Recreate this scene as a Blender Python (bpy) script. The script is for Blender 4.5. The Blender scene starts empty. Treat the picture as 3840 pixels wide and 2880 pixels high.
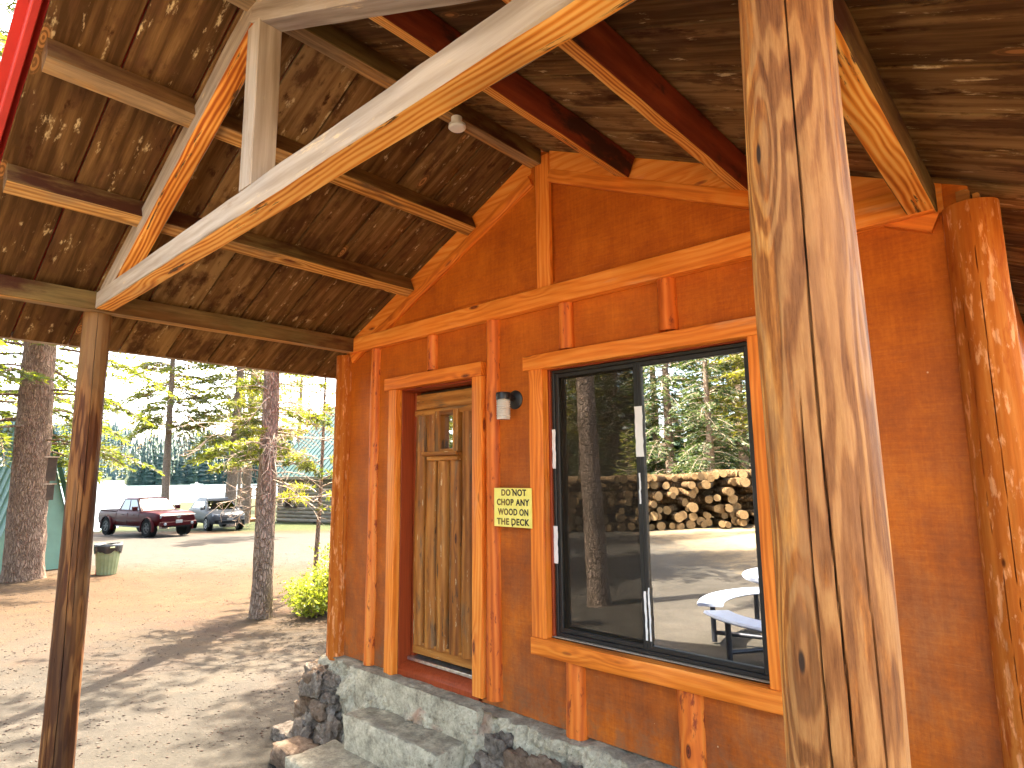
import bpy, math, random
import numpy as np
from mathutils import Vector, Matrix, noise as mnoise
R = math.radians
S = bpy.context.scene
COL = S.collection
rng = np.random.default_rng(7)
random.seed(7)

# ---------------------------------------------------------------- camera
YAW, PITCH, ROLL, FPX = R(-42.1558), R(8.3745), R(-0.5675), 2296.96 / 3840
fwd = Vector((math.sin(YAW) * math.cos(PITCH), math.cos(YAW) * math.cos(PITCH), math.sin(PITCH)))
rt = Vector((math.cos(YAW), -math.sin(YAW), 0)); up = rt.cross(fwd)
cr, sr = math.cos(ROLL), math.sin(ROLL)
rt, up = cr * rt + sr * up, -sr * rt + cr * up
CAM = Vector((0, -2.85, 2.0))
cd = bpy.data.cameras.new("camera"); cam = bpy.data.objects.new("camera", cd); COL.objects.link(cam)
M = Matrix((rt, up, -fwd)).transposed().to_4x4(); M.translation = CAM
cam.matrix_world = M
cd.sensor_fit = 'HORIZONTAL'; cd.angle = 2 * math.atan(0.5 / FPX); cd.clip_start = 0.05; cd.clip_end = 6000
S.camera = cam

# ---------------------------------------------------------------- sun, sky, exposure
SUN_EL, SUN_DIR = R(62), Vector((-0.615, 0.788, 0)).normalized()
w = bpy.data.worlds.new("World"); S.world = w; w.use_nodes = True
wn = w.node_tree; bg = wn.nodes["Background"]
sky = wn.nodes.new("ShaderNodeTexSky"); sky.sky_type = 'NISHITA'; sky.sun_disc = False
sky.sun_elevation = SUN_EL; sky.sun_rotation = math.atan2(SUN_DIR.x, SUN_DIR.y)
sky.air_density = 0.7; sky.dust_density = 3.0; sky.ozone_density = 0.6
tint = wn.nodes.new("ShaderNodeMix"); tint.data_type = 'RGBA'; tint.blend_type = 'MULTIPLY'; tint.inputs[0].default_value = 1.0
tint.inputs[7].default_value = (1.0, 0.90, 0.74, 1)          # warm white balance of the photograph
wn.links.new(sky.outputs[0], tint.inputs[6]); wn.links.new(tint.outputs[2], bg.inputs[0]); bg.inputs[1].default_value = 0.15
sl = bpy.data.lights.new("sun", 'SUN'); sl.energy = 3.2; sl.angle = R(0.53); sl.color = (1.0, 0.91, 0.76)
so = bpy.data.objects.new("sun", sl); COL.objects.link(so)
sd = SUN_DIR * math.cos(SUN_EL) + Vector((0, 0, math.sin(SUN_EL)))
so.rotation_euler = (-sd).to_track_quat('-Z', 'Y').to_euler(); so.location = (0, 0, 60)
S.view_settings.view_transform = 'Standard'; S.view_settings.look = 'None'
S.view_settings.exposure = 3.95; S.view_settings.gamma = 1.0
cy = S.cycles
cy.max_bounces = 9; cy.diffuse_bounces = 5; cy.glossy_bounces = 4; cy.transparent_max_bounces = 12; cy.transmission_bounces = 4
cy.caustics_reflective = False; cy.caustics_refractive = False; cy.sample_clamp_indirect = 8
cy.use_denoising = True
try: cy.denoiser = 'OPENIMAGEDENOISE'
except Exception: pass

# ---------------------------------------------------------------- node helpers
class NT:
    def __init__(s, name):
        s.m = bpy.data.materials.new(name); s.m.use_nodes = True; s.t = s.m.node_tree
        s.t.nodes.clear(); s.out = s.t.nodes.new("ShaderNodeOutputMaterial")
    def set(s, sock, v):
        if hasattr(v, 'is_linked') or isinstance(v, bpy.types.NodeSocket): s.t.links.new(v, sock)
        elif v is not None:
            if sock.type == 'RGBA' and len(v) == 3: v = (*v, 1)
            sock.default_value = v
    def n(s, typ, ins=None, out=0, **props):
        nd = s.t.nodes.new("ShaderNode" + typ)
        for k, v in props.items(): setattr(nd, k, v)
        for k, v in (ins or {}).items(): s.set(nd.inputs[k], v)
        return nd.outputs[out] if out is not None else nd
    def math(s, op, a, b=None, c=None, clamp=False):
        d = {0: a}
        if b is not None: d[1] = b
        if c is not None: d[2] = c
        return s.n("Math", d, operation=op, use_clamp=clamp)
    def vmath(s, op, a, b=None):
        d = {0: a}
        if b is not None: d[1] = b
        return s.n("VectorMath", d, operation=op)
    def ramp(s, fac, stops, interp='LINEAR'):
        nd = s.n("ValToRGB", {0: fac}, out=None); r = nd.color_ramp; r.interpolation = interp
        while len(r.elements) < len(stops): r.elements.new(0.5)
        for e, (p, c) in zip(r.elements, stops):
            e.position = p
            if isinstance(c, (int, float)): c = (c, c, c)
            e.color = (*c, 1)
        return nd.outputs[0]
    def smooth(s, v, a, b):
        nd = s.n("MapRange", {0: v, 1: a, 2: b, 3: 0.0, 4: 1.0}, out=None); nd.interpolation_type = 'SMOOTHSTEP'
        return nd.outputs[0]
    def mix(s, f, a, b, blend='MIX'):
        nd = s.n("Mix", None, out=None, data_type='RGBA', blend_type=blend)
        s.set(nd.inputs[0], f); s.set(nd.inputs[6], a); s.set(nd.inputs[7], b)
        return nd.outputs[2]
    def noise(s, vec, scale, detail=4, rough=0.55, out=0, dist=0.0):
        return s.n("TexNoise", {'Vector': vec, 'Scale': scale, 'Detail': detail, 'Roughness': rough, 'Distortion': dist}, out=out)
    def map(s, vec, scale=(1, 1, 1), loc=(0, 0, 0)):
        return s.n("Mapping", {'Vector': vec, 'Scale': scale, 'Location': loc})
    def attr(s, name, out='Vector'):
        nd = s.n("Attribute", None, out=None, attribute_name=name); return nd.outputs[out]
    def bump(s, h, strength=0.5, dist=0.01, normal=None):
        d = {'Height': h, 'Strength': strength, 'Distance': dist}
        if normal is not None: d['Normal'] = normal
        return s.n("Bump", d)
    def principled(s, col, rough=0.6, normal=None, spec=0.5, metal=0.0, **kw):
        d = {'Base Color': col, 'Roughness': rough, 'Metallic': metal, 'Specular IOR Level': spec}
        if normal is not None: d['Normal'] = normal
        for k, v in kw.items(): d[k.replace('_', ' ')] = v
        o = s.n("BsdfPrincipled", d); s.t.links.new(o, s.out.inputs[0]); return o
    def obj(s): return s.n("TexCoord", None, out=3)

def flat(name, col, rough=0.5, metal=0.0, spec=0.5, var=0.12, scale=8.0, **kw):
    n = NT(name); v = n.noise(n.obj(), scale, 5)
    f = n.ramp(v, [(0.3, 1 - var), (0.7, 1 + var)])
    c = n.mix(1.0, (*col, 1), f, 'MULTIPLY')
    n.principled(c, rough, None, spec, metal, **kw); return n.m

def wood(name, stops, fib=55.0, band=9.0, ring=70.0, ringamp=0.35, knots=None, weather=None, pale=None, dark=None,
         rough=0.6, bump=0.25, spec=0.35, rv=0.16):
    n = NT(name); gc = n.attr('gc'); rnd = n.attr('rnd', 'Fac')
    lo = n.noise(n.map(gc, (0.9, 5, 5)), 1.0, 3, 0.5, out=1)
    lov = n.vmath('SUBTRACT', lo, (0.5, 0.5, 0.5))
    fibre = n.noise(n.map(gc, (2.2, fib, fib)), 1.0, 4, 0.65)
    bandv = n.noise(n.map(gc, (0.8, band, band)), 1.0, 4, 0.55)
    sep = n.n("SeparateXYZ", {0: gc}, out=None)
    warp = n.n("SeparateXYZ", {0: lov}, out=None)
    p = n.math('ADD', n.math('ADD', sep.outputs[1], n.math('MULTIPLY', sep.outputs[2], 0.6)), n.math('MULTIPLY', warp.outputs[0], 0.11))
    kmask = None
    if knots:
        ks, ksz, kcol = knots
        vo = n.n("TexVoronoi", {'Vector': n.map(gc, (ks[0], ks[1], ks[1])), 'Scale': 1.0, 'Randomness': 1.0}, out=None)
        d = vo.outputs['Distance']; kmask = n.smooth(d, ksz, ksz * 0.55)
        infl = n.smooth(d, ksz * 3.2, ksz * 0.3)
        p = n.math('ADD', p, n.math('MULTIPLY', infl, 0.035))
        kring = n.math('SINE', n.math('MULTIPLY', d, 130.0))
    rings = n.math('SINE', n.math('MULTIPLY', p, ring * 6.0))
    v = n.math('ADD', n.math('MULTIPLY', fibre, 0.55), n.math('MULTIPLY', bandv, 0.45))
    v = n.math('ADD', v, n.math('MULTIPLY', rings, ringamp * 0.16))
    v = n.math('ADD', v, n.math('MULTIPLY', n.math('SUBTRACT', rnd, 0.5), rv))
    col = n.ramp(v, stops)
    if weather:
        wcol, wsc, a, b = weather
        wm = n.smooth(n.noise(n.map(gc, wsc), 1.0, 6, 0.62), a, b)
        wc = n.mix(n.ramp(fibre, [(0.3, 0.0), (0.7, 1.0)]), tuple(c * 0.6 for c in wcol), tuple(min(1, c * 1.35) for c in wcol))
        col = n.mix(wm, col, wc)
    if pale:
        pcol, psc, a, b = pale
        pm = n.smooth(n.noise(n.map(gc, psc, (3.1, 7.7, 1.3)), 1.0, 8, 0.7), a, b)
        col = n.mix(pm, col, pcol)
    if dark:
        dcol, dsc, a, b = dark
        dm = n.smooth(n.noise(n.map(gc, dsc, (9.1, 2.7, 5.3)), 1.0, 7, 0.65), a, b)
        col = n.mix(dm, col, dcol)
    if kmask is not None:
        kc = n.mix(n.smooth(kring, -0.4, 0.6), knots[2], tuple(c * 0.45 for c in knots[2]))
        col = n.mix(kmask, col, kc)
    col = n.mix(n.attr('crack', 'Fac'), col, (0.10, 0.018, 0.004, 1))
    h = n.math('ADD', n.math('MULTIPLY', fibre, 0.7), n.math('MULTIPLY', rings, 0.08))
    nrm = n.bump(h, bump, 0.006)
    rr = n.ramp(fibre, [(0.2, min(1, rough + 0.12)), (0.8, max(0.05, rough - 0.1))])
    n.principled(col, rr, nrm, spec); return n.m

# ---------------------------------------------------------------- materials
MT = {}
MT['trim'] = wood('stained_trim_wood', [(0.25, (0.52, 0.10, 0.007)), (0.5, (0.78, 0.215, 0.020)), (0.74, (0.88, 0.34, 0.06))], fib=60, band=8, ring=40, ringamp=0.5,
                  knots=((2.2, 8.0), 0.13, (0.30, 0.06, 0.012)), weather=((0.75, 0.33, 0.14), (1.5, 9, 9), 0.60, 0.80), rough=0.55, bump=0.2)
MT['jamb'] = wood('dark_stained_jamb_wood', [(0.25, (0.20, 0.028, 0.006)), (0.75, (0.36, 0.06, 0.012))], fib=45, knots=((1.3, 6), 0.1, (0.10, 0.015, 0.004)), rough=0.55, bump=0.15)
MT['halflog'] = wood('stained_log_wood', [(0.25, (0.40, 0.065, 0.006)), (0.5, (0.66, 0.15, 0.014)), (0.78, (0.80, 0.27, 0.045))], fib=26, band=11, ring=22, ringamp=0.6,
                     knots=((2.2, 6.0), 0.09, (0.20, 0.035, 0.008)), dark=((0.26, 0.04, 0.008), (9, 26, 26), 0.56, 0.66), rough=0.55, bump=0.45)
MT['cornerlog'] = wood('stained_corner_log_wood', [(0.28, (0.27, 0.055, 0.006)), (0.5, (0.42, 0.110, 0.013)), (0.74, (0.55, 0.195, 0.036))], fib=44, band=12, ring=18, ringamp=0.3,
                       knots=((3.0, 8.0), 0.085, (0.16, 0.03, 0.006)), weather=((0.66, 0.27, 0.10), (9, 34, 34), 0.54, 0.64), pale=((0.62, 0.29, 0.12), (14, 30, 30), 0.62, 0.70), dark=((0.32, 0.06, 0.008), (4, 16, 16), 0.56, 0.68), rough=0.85, bump=0.5, spec=0.12)
MT['board'] = wood('weathered_roof_boards', [(0.32, (0.070, 0.030, 0.008)), (0.5, (0.165, 0.080, 0.024)), (0.68, (0.31, 0.175, 0.062))], fib=38, band=11, ring=14, ringamp=0.25,
                   knots=((1.9, 5.2), 0.15, (0.38, 0.16, 0.045)), weather=((0.10, 0.043, 0.014), (4, 8, 8), 0.48, 0.62),
                   pale=((0.58, 0.42, 0.20), (6, 19, 19), 0.595, 0.69), dark=((0.05, 0.015, 0.004), (5, 13, 13), 0.58, 0.70), rough=0.85, bump=0.4, spec=0.12, rv=0.26)
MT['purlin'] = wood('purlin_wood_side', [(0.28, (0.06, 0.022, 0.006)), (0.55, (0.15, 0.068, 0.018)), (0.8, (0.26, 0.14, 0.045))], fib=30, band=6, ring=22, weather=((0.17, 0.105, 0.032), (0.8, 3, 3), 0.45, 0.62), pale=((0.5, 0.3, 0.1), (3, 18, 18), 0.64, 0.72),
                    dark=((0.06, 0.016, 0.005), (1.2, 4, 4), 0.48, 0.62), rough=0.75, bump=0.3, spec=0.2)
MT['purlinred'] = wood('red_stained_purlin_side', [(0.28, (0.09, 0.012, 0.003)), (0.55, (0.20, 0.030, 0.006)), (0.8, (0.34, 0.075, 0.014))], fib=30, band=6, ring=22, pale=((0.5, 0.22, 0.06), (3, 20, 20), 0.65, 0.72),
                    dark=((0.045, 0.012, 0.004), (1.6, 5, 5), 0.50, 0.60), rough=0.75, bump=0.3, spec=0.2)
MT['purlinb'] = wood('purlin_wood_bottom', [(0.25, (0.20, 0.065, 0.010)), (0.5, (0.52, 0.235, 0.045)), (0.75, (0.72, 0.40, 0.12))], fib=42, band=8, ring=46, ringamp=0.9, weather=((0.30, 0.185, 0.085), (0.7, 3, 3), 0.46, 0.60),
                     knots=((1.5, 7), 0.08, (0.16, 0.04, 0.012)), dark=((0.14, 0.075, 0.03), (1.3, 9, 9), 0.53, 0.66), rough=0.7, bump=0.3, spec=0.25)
MT['fresh'] = wood('fresh_sawn_beam_underside', [(0.28, (0.40, 0.085, 0.006)), (0.5, (0.76, 0.265, 0.028)), (0.72, (0.88, 0.46, 0.11))], fib=36, band=6, ring=48, ringamp=1.1,
                   knots=((1.1, 4.5), 0.10, (0.16, 0.035, 0.012)), dark=((0.10, 0.05, 0.02), (2.5, 22, 22), 0.60, 0.65), rough=0.65, bump=0.25, spec=0.3)
MT['grey'] = wood('grey_weathered_beam_face', [(0.25, (0.20, 0.14, 0.09)), (0.5, (0.37, 0.29, 0.21)), (0.75, (0.54, 0.45, 0.35))], fib=44, band=9, ring=26, ringamp=0.3,
                  pale=((0.70, 0.52, 0.29), (3.0, 20, 20), 0.60, 0.70), dark=((0.24, 0.15, 0.08), (1.4, 8, 8), 0.56, 0.72), rough=0.8, bump=0.35, spec=0.2)
MT['planklog'] = wood('worn_door_log_wood', [(0.28, (0.15, 0.043, 0.006)), (0.5, (0.36, 0.130, 0.019)), (0.74, (0.58, 0.27, 0.060))], fib=30, band=10, ring=20, ringamp=0.4,
                      knots=((1.8, 8), 0.08, (0.10, 0.03, 0.01)), weather=((0.20, 0.105, 0.042), (2.2, 14, 14), 0.52, 0.66),
                      pale=((0.66, 0.48, 0.25), (5, 34, 34), 0.61, 0.67), dark=((0.085, 0.04, 0.015), (4, 26, 26), 0.58, 0.68), rough=0.6, bump=0.4)

def mk_ply():
    n = NT('stained_plywood'); p = n.obj()
    big = n.noise(n.map(p, (1.6, 1, 1.2)), 1.6, 6, 0.65)
    streak = n.noise(n.map(p, (3.0, 4, 46)), 1.5, 6, 0.75); vert = n.noise(n.map(p, (60, 4, 2.2)), 1.0, 6, 0.75); spk = n.noise(p, 55, 4, 0.8)
    v = n.math('ADD', n.math('MULTIPLY', big, 0.46), n.math('ADD', n.math('MULTIPLY', streak, 0.22), n.math('ADD', n.math('MULTIPLY', vert, 0.15), n.math('MULTIPLY', spk, 0.17))))
    col = n.ramp(v, [(0.36, (0.25, 0.043, 0.002)), (0.5, (0.47, 0.105, 0.004)), (0.64, (0.68, 0.185, 0.010))])
    z = n.n("SeparateXYZ", {0: p}, out=None).outputs[2]
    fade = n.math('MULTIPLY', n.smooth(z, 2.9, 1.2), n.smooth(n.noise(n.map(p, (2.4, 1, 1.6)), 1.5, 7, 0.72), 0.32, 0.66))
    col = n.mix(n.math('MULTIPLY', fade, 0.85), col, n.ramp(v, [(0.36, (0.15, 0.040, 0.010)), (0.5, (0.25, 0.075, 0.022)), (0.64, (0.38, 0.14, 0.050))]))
    scuf = n.math('MULTIPLY', n.smooth(n.noise(n.map(p, (2.2, 2, 40)), 1.6, 8, 0.78), 0.58, 0.70), n.smooth(n.noise(p, 2.1, 3), 0.44, 0.60))
    col = n.mix(n.math('MULTIPLY', scuf, 0.55), col, (0.66, 0.27, 0.085, 1))
    drip = n.math('MULTIPLY', n.smooth(n.noise(n.map(p, (26, 2, 0.9), (3, 1, 5)), 1.0, 5, 0.7), 0.60, 0.70), n.smooth(n.noise(p, 1.7, 3), 0.46, 0.6))
    col = n.mix(n.math('MULTIPLY', drip, 0.45), col, (0.20, 0.034, 0.004, 1))
    splash = n.math('MULTIPLY', n.smooth(z, 0.95, 0.60), n.smooth(n.noise(p, 9, 6, 0.75), 0.42, 0.62))
    col = n.mix(n.math('MULTIPLY', splash, 0.6), col, (0.20, 0.11, 0.055, 1))
    chip = n.smooth(n.n("TexVoronoi", {'Vector': n.map(p, (2.3, 0.01, 2.0)), 'Scale': 3.0}, out=None).outputs['Distance'], 0.030, 0.012)
    col = n.mix(n.math('MULTIPLY', chip, 0.75), col, (0.70, 0.48, 0.28, 1))
    n.principled(col, n.ramp(streak, [(0.3, 0.5), (0.7, 0.7)]), n.bump(n.math('ADD', streak, n.math('ADD', vert, spk)), 0.22, 0.004), 0.3); return n.m
MT['ply'] = mk_ply()

def mk_postwood(name, stained):
    n = NT(name); gc = n.attr('gc'); ck = n.attr('crack', 'Fac')
    lo = n.noise(n.map(gc, (1.1, 6, 6)), 1.0, 3, 0.5)
    lo2 = n.noise(n.map(gc, (0.55, 5, 5), (4, 1, 7)), 1.0, 4, 0.6)
    vo = n.n("TexVoronoi", {'Vector': n.map(gc, (2.4, 8.0, 8.0)), 'Scale': 1.0}, out=None); d = vo.outputs['Distance']
    infl = n.smooth(d, 0.5, 0.02)
    # cathedral contour figure: bands of a slow field pulled round each knot
    fld = n.math('ADD', n.math('MULTIPLY', lo2, 1.0), n.math('MULTIPLY', infl, 0.22))
    fld = n.math('ADD', fld, n.math('MULTIPLY', lo, 0.35))
    bands = n.math('SINE', n.math('MULTIPLY', fld, 62.0))
    fibre = n.noise(n.map(gc, (3.0, 85, 85)), 1.0, 5, 0.7)
    bd = n.smooth(bands, -0.6, 0.8)
    if stained:
        c = n.ramp(n.math('ADD', n.math('MULTIPLY', fibre, 0.7), n.math('MULTIPLY', bd, 0.3)), [(0.3, (0.07, 0.019, 0.004)), (0.55, (0.17, 0.062, 0.014)), (0.8, (0.29, 0.13, 0.038))])
        wm = n.smooth(lo2, 0.45, 0.6); c = n.mix(wm, c, (0.22, 0.115, 0.042, 1)); dm = n.smooth(lo, 0.5, 0.64)
        c = n.mix(n.math('MULTIPLY', dm, 0.75), c, (0.05, 0.02, 0.008, 1))
    else:
        f2 = n.noise(n.map(gc, (9, 120, 120)), 1.0, 6, 0.75); pore = n.noise(n.map(gc, (26, 260, 260)), 1.0, 4, 0.7)
        tone = n.math('ADD', n.math('MULTIPLY', f2, 0.55), n.math('ADD', n.math('MULTIPLY', pore, 0.25), n.math('MULTIPLY', bd, 0.20)))
        gold = n.ramp(tone, [(0.32, (0.19, 0.052, 0.006)), (0.5, (0.41, 0.150, 0.026)), (0.68, (0.60, 0.285, 0.068))])
        greyc = n.ramp(tone, [(0.32, (0.10, 0.036, 0.010)), (0.5, (0.205, 0.086, 0.029)), (0.68, (0.33, 0.158, 0.058))])
        side = n.attr('face', 'Fac')     # the weathered strip of the log
        ptc = n.noise(n.map(gc, (2.6, 15, 15)), 1.0, 9, 0.68)
        wm = n.smooth(n.math('ADD', n.math('MULTIPLY', side, 0.30), n.math('ADD', n.math('MULTIPLY', ptc, 0.70), n.math('MULTIPLY', bd, 0.06))), 0.535, 0.615)
        c = n.mix(n.math('MULTIPLY', wm, 0.72), gold, greyc)
        pk = n.smooth(n.noise(n.map(gc, (1.6, 10, 10), (8, 3, 2)), 1.0, 6, 0.6), 0.52, 0.66)
        c = n.mix(n.math('MULTIPLY', pk, 0.55), c, (0.34, 0.155, 0.058, 1))
        red = n.smooth(n.noise(n.map(gc, (3.0, 34, 34), (1, 9, 2)), 1.0, 6, 0.7), 0.60, 0.68)
        c = n.mix(n.math('MULTIPLY', red, 0.5), c, (0.17, 0.055, 0.012, 1))
        fibre = tone
    kn = n.smooth(d, 0.06, 0.04); kr = n.smooth(n.math('ABSOLUTE', n.math('SUBTRACT', d, 0.15)), 0.06, 0.0)
    c = n.mix(n.math('MULTIPLY', kr, 0.35), c, (0.20, 0.09, 0.03, 1)); c = n.mix(kn, c, (0.035, 0.018, 0.01, 1))
    c = n.mix(ck, c, (0.02, 0.012, 0.008, 1))
    h = n.math('ADD', n.math('MULTIPLY', fibre, 0.6), n.math('MULTIPLY', bd, 0.25))
    n.principled(c, 0.68, n.bump(h, 0.4, 0.006), 0.25); return n.m
MT['post'] = mk_postwood('peeled_post_wood', False)
MT['postdark'] = mk_postwood('stained_post_wood', True)

def mk_concrete():
    n = NT('rough_old_concrete'); p = n.obj()
    a = n.noise(p, 7, 8, 0.65); b = n.noise(p, 45, 6, 0.7); c2 = n.noise(p, 2.2, 3)
    v = n.math('ADD', n.math('MULTIPLY', a, 0.6), n.math('MULTIPLY', b, 0.4))
    col = n.ramp(v, [(0.34, (0.12, 0.099, 0.064)), (0.48, (0.40, 0.35, 0.245)), (0.64, (0.68, 0.605, 0.43))])
    col = n.mix(n.smooth(c2, 0.56, 0.70), col, (0.46, 0.24, 0.15, 1))
    nz = n.n("SeparateXYZ", {0: n.n("NewGeometry", None, out=1)}, out=None).outputs[2]
    topm = n.math('MULTIPLY', n.smooth(nz, 0.6, 0.9), n.smooth(n.noise(p, 5, 5, 0.7), 0.30, 0.62))
    col = n.mix(n.math('MULTIPLY', topm, 0.75), col, (0.155, 0.134, 0.098, 1))   # upward faces darker in patches
    pit = n.smooth(n.n("TexVoronoi", {'Vector': p, 'Scale': 40.0}, out=None).outputs['Distance'], 0.22, 0.05)
    col = n.mix(n.math('MULTIPLY', pit, 0.5), col, (0.08, 0.07, 0.06, 1))
    n.principled(col, 0.9, n.bump(n.math('ADD', n.math('ADD', a, b), n.math('MULTIPLY', pit, -0.5)), 0.7, 0.02), 0.2); return n.m
MT['concrete'] = mk_concrete()
def mk_rock():
    n = NT('volcanic_rubble_rock'); p = n.obj(); r = n.attr('rnd', 'Fac')
    a = n.noise(p, 9, 8, 0.7); b = n.noise(p, 38, 6, 0.75)
    v = n.math('ADD', n.math('MULTIPLY', a, 0.6), n.math('MULTIPLY', b, 0.4))
    c1 = n.ramp(v, [(0.34, (0.045, 0.034, 0.025)), (0.5, (0.19, 0.155, 0.12)), (0.66, (0.44, 0.38, 0.30))])
    c2 = n.ramp(v, [(0.34, (0.075, 0.045, 0.026)), (0.5, (0.20, 0.135, 0.088)), (0.68, (0.38, 0.29, 0.205))])
    col = n.mix(n.smooth(r, 0.45, 0.75), c1, c2)
    n.principled(col, 0.9, n.bump(n.math('ADD', a, b), 0.8, 0.025), 0.2); return n.m
MT['rock'] = mk_rock()

def mk_ground():
    n = NT('dry_dirt_ground'); p = n.obj()
    geo = n.n("SeparateXYZ", {0: p}, out=None); x, y = geo.outputs[0], geo.outputs[1]
    a = n.noise(p, 0.35, 6, 0.6); b = n.noise(p, 3.0, 7, 0.7); f = n.noise(p, 34, 6, 0.75); g2 = n.noise(n.map(p, (1, 1, 1), (40, 3, 0)), 0.9, 5)
    v = n.math('ADD', n.math('MULTIPLY', a, 0.35), n.math('ADD', n.math('MULTIPLY', b, 0.30), n.math('MULTIPLY', f, 0.35)))
    dirt = n.ramp(v, [(0.34, (0.021, 0.0112, 0.0042)), (0.5, (0.040, 0.0225, 0.0085)), (0.66, (0.063, 0.038, 0.0155))])
    red = n.ramp(v, [(0.34, (0.026, 0.0100, 0.0038)), (0.5, (0.046, 0.0200, 0.0075)), (0.66, (0.069, 0.034, 0.0140))])
    dirt = n.mix(n.math('MULTIPLY', n.smooth(g2, 0.46, 0.66), 0.8), dirt, red)
    # distance down the slope from the cabin
    s = n.math('ADD', n.math('MULTIPLY', x, -0.67), n.math('MULTIPLY', n.math('ADD', y, 2.85), 0.74))
    wob = n.math('MULTIPLY', n.math('SUBTRACT', b, 0.5), 5.0)
    sw = n.math('ADD', s, wob)
    grav = n.ramp(n.math('ADD', n.math('MULTIPLY', f, 0.6), n.math('MULTIPLY', b, 0.4)), [(0.32, (0.022, 0.0185, 0.0145)), (0.5, (0.040, 0.0345, 0.0270)), (0.7, (0.061, 0.054, 0.044))])
    road = n.math('MULTIPLY', n.smooth(sw, 15.0, 19.5), n.smooth(sw, 33.0, 30.5))
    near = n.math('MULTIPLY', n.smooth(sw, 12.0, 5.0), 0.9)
    col = n.mix(n.math('MULTIPLY', road, 0.9), dirt, grav)
    shade = n.ramp(v, [(0.34, (0.019, 0.0165, 0.0125)), (0.5, (0.038, 0.034, 0.0275)), (0.66, (0.066, 0.059, 0.048))])  # shade put into the colour: near soil made greyer and darker
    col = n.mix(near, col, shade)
    back = n.ramp(v, [(0.34, (0.11, 0.078, 0.042)), (0.5, (0.20, 0.148, 0.086)), (0.66, (0.29, 0.22, 0.135))])  # dirt behind the camera lightened to bounce more light into the porch
    col = n.mix(n.smooth(sw, -0.5, -4.0), col, back)
    grass = n.ramp(b, [(0.35, (0.016, 0.024, 0.004)), (0.65, (0.032, 0.037, 0.006))])
    col = n.mix(n.smooth(sw, 33.0, 35.5), col, grass)
    lit = n.smooth(n.n("TexVoronoi", {'Vector': p, 'Scale': 26.0}, out=None).outputs['Distance'], 0.24, 0.12)
    lm = n.math('MULTIPLY', lit, n.smooth(n.noise(p, 6, 4), 0.46, 0.62))
    col = n.mix(n.math('MULTIPLY', lm, 0.7), col, (0.05, 0.026, 0.012, 1))
    n.principled(col, 0.95, n.bump(n.math('ADD', n.math('MULTIPLY', f, 0.6), b), 0.6, 0.04), 0.15); return n.m
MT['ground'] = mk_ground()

def mk_bark(name, dark, mid, light, vs=(26, 26, 6)):
    n = NT(name); p = n.obj()
    nz = n.noise(p, 3.0, 4, 0.6, out=1); q = n.vmath('ADD', p, n.n("VectorMath", {0: nz, 'Scale': 0.22}, operation='SCALE'))
    vo = n.n("TexVoronoi", {'Vector': n.map(q, vs), 'Scale': 1.0}, out=None, feature='DISTANCE_TO_EDGE').outputs['Distance']
    fi = n.noise(n.map(p, (30, 30, 9)), 1.0, 6, 0.7); big = n.noise(p, 2.0, 4)
    v = n.math('ADD', n.math('MULTIPLY', n.smooth(vo, 0.0, 0.30), 0.15), n.math('ADD', n.math('MULTIPLY', fi, 0.65), n.math('MULTIPLY', big, 0.20)))
    col = n.ramp(v, [(0.28, dark), (0.55, mid), (0.82, light)])
    n.principled(col, 0.9, n.bump(n.math('ADD', n.smooth(vo, 0, 0.2), n.math('MULTIPLY', fi, 0.6)), 1.0, 0.03), 0.15); return n.m
MT['bark'] = mk_bark('pine_bark', (0.11, 0.073, 0.05), (0.31, 0.225, 0.165), (0.52, 0.41, 0.32))
MT['barkred'] = mk_bark('fir_bark', (0.08, 0.048, 0.032), (0.27, 0.18, 0.125), (0.47, 0.345, 0.255), (26, 26, 4))
MT['barklog'] = mk_bark('cut_log_bark', (0.05, 0.027, 0.01), (0.14, 0.085, 0.038), (0.25, 0.165, 0.085), (10, 10, 2))
MT['deadtwig'] = flat('dead_twig_wood', (0.36, 0.28, 0.21), 0.85, spec=0.2, var=0.3)

def mk_leaf(name, c0, c1, c2, trans=0.5):
    n = NT(name); r = n.attr('rnd', 'Fac')
    col = n.ramp(r, [(0.0, c0), (0.55, c1), (1.0, c2)])
    d = n.n("BsdfDiffuse", {0: col}); g = n.n("BsdfGlossy", {0: (0.9, 0.9, 0.9, 1), 1: 0.45})
    tc = n.mix(1.0, col, (1.5, 1.6, 0.7, 1), 'MULTIPLY'); t = n.n("BsdfTranslucent", {0: tc})
    m = n.n("MixShader", {0: trans, 1: d, 2: t}); m2 = n.n("MixShader", {0: 0.035, 1: m, 2: g})
    n.t.links.new(m2, n.out.inputs[0]); return n.m
MT['needles'] = mk_leaf('fir_needles', (0.045, 0.058, 0.010), (0.10, 0.115, 0.014), (0.20, 0.185, 0.022), 0.6)
MT['needlesdark'] = mk_leaf('spruce_needles', (0.022, 0.042, 0.014), (0.050, 0.080, 0.022), (0.10, 0.13, 0.03), 0.4)
MT['needlesyel'] = mk_leaf('sunlit_fir_needles', (0.06, 0.070, 0.009), (0.14, 0.138, 0.014), (0.27, 0.23, 0.024), 0.65)
MT['needlesbrown'] = mk_leaf('dead_brown_needles', (0.08, 0.036, 0.014), (0.15, 0.072, 0.028), (0.24, 0.125, 0.045), 0.45)
MT['bush'] = mk_leaf('bright_bush_leaves', (0.13, 0.17, 0.018), (0.23, 0.25, 0.03), (0.36, 0.33, 0.06), 0.5)
MT['farneedles'] = mk_leaf('far_forest_needles', (0.008, 0.022, 0.014), (0.016, 0.036, 0.020), (0.035, 0.056, 0.022), 0.15)

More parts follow.
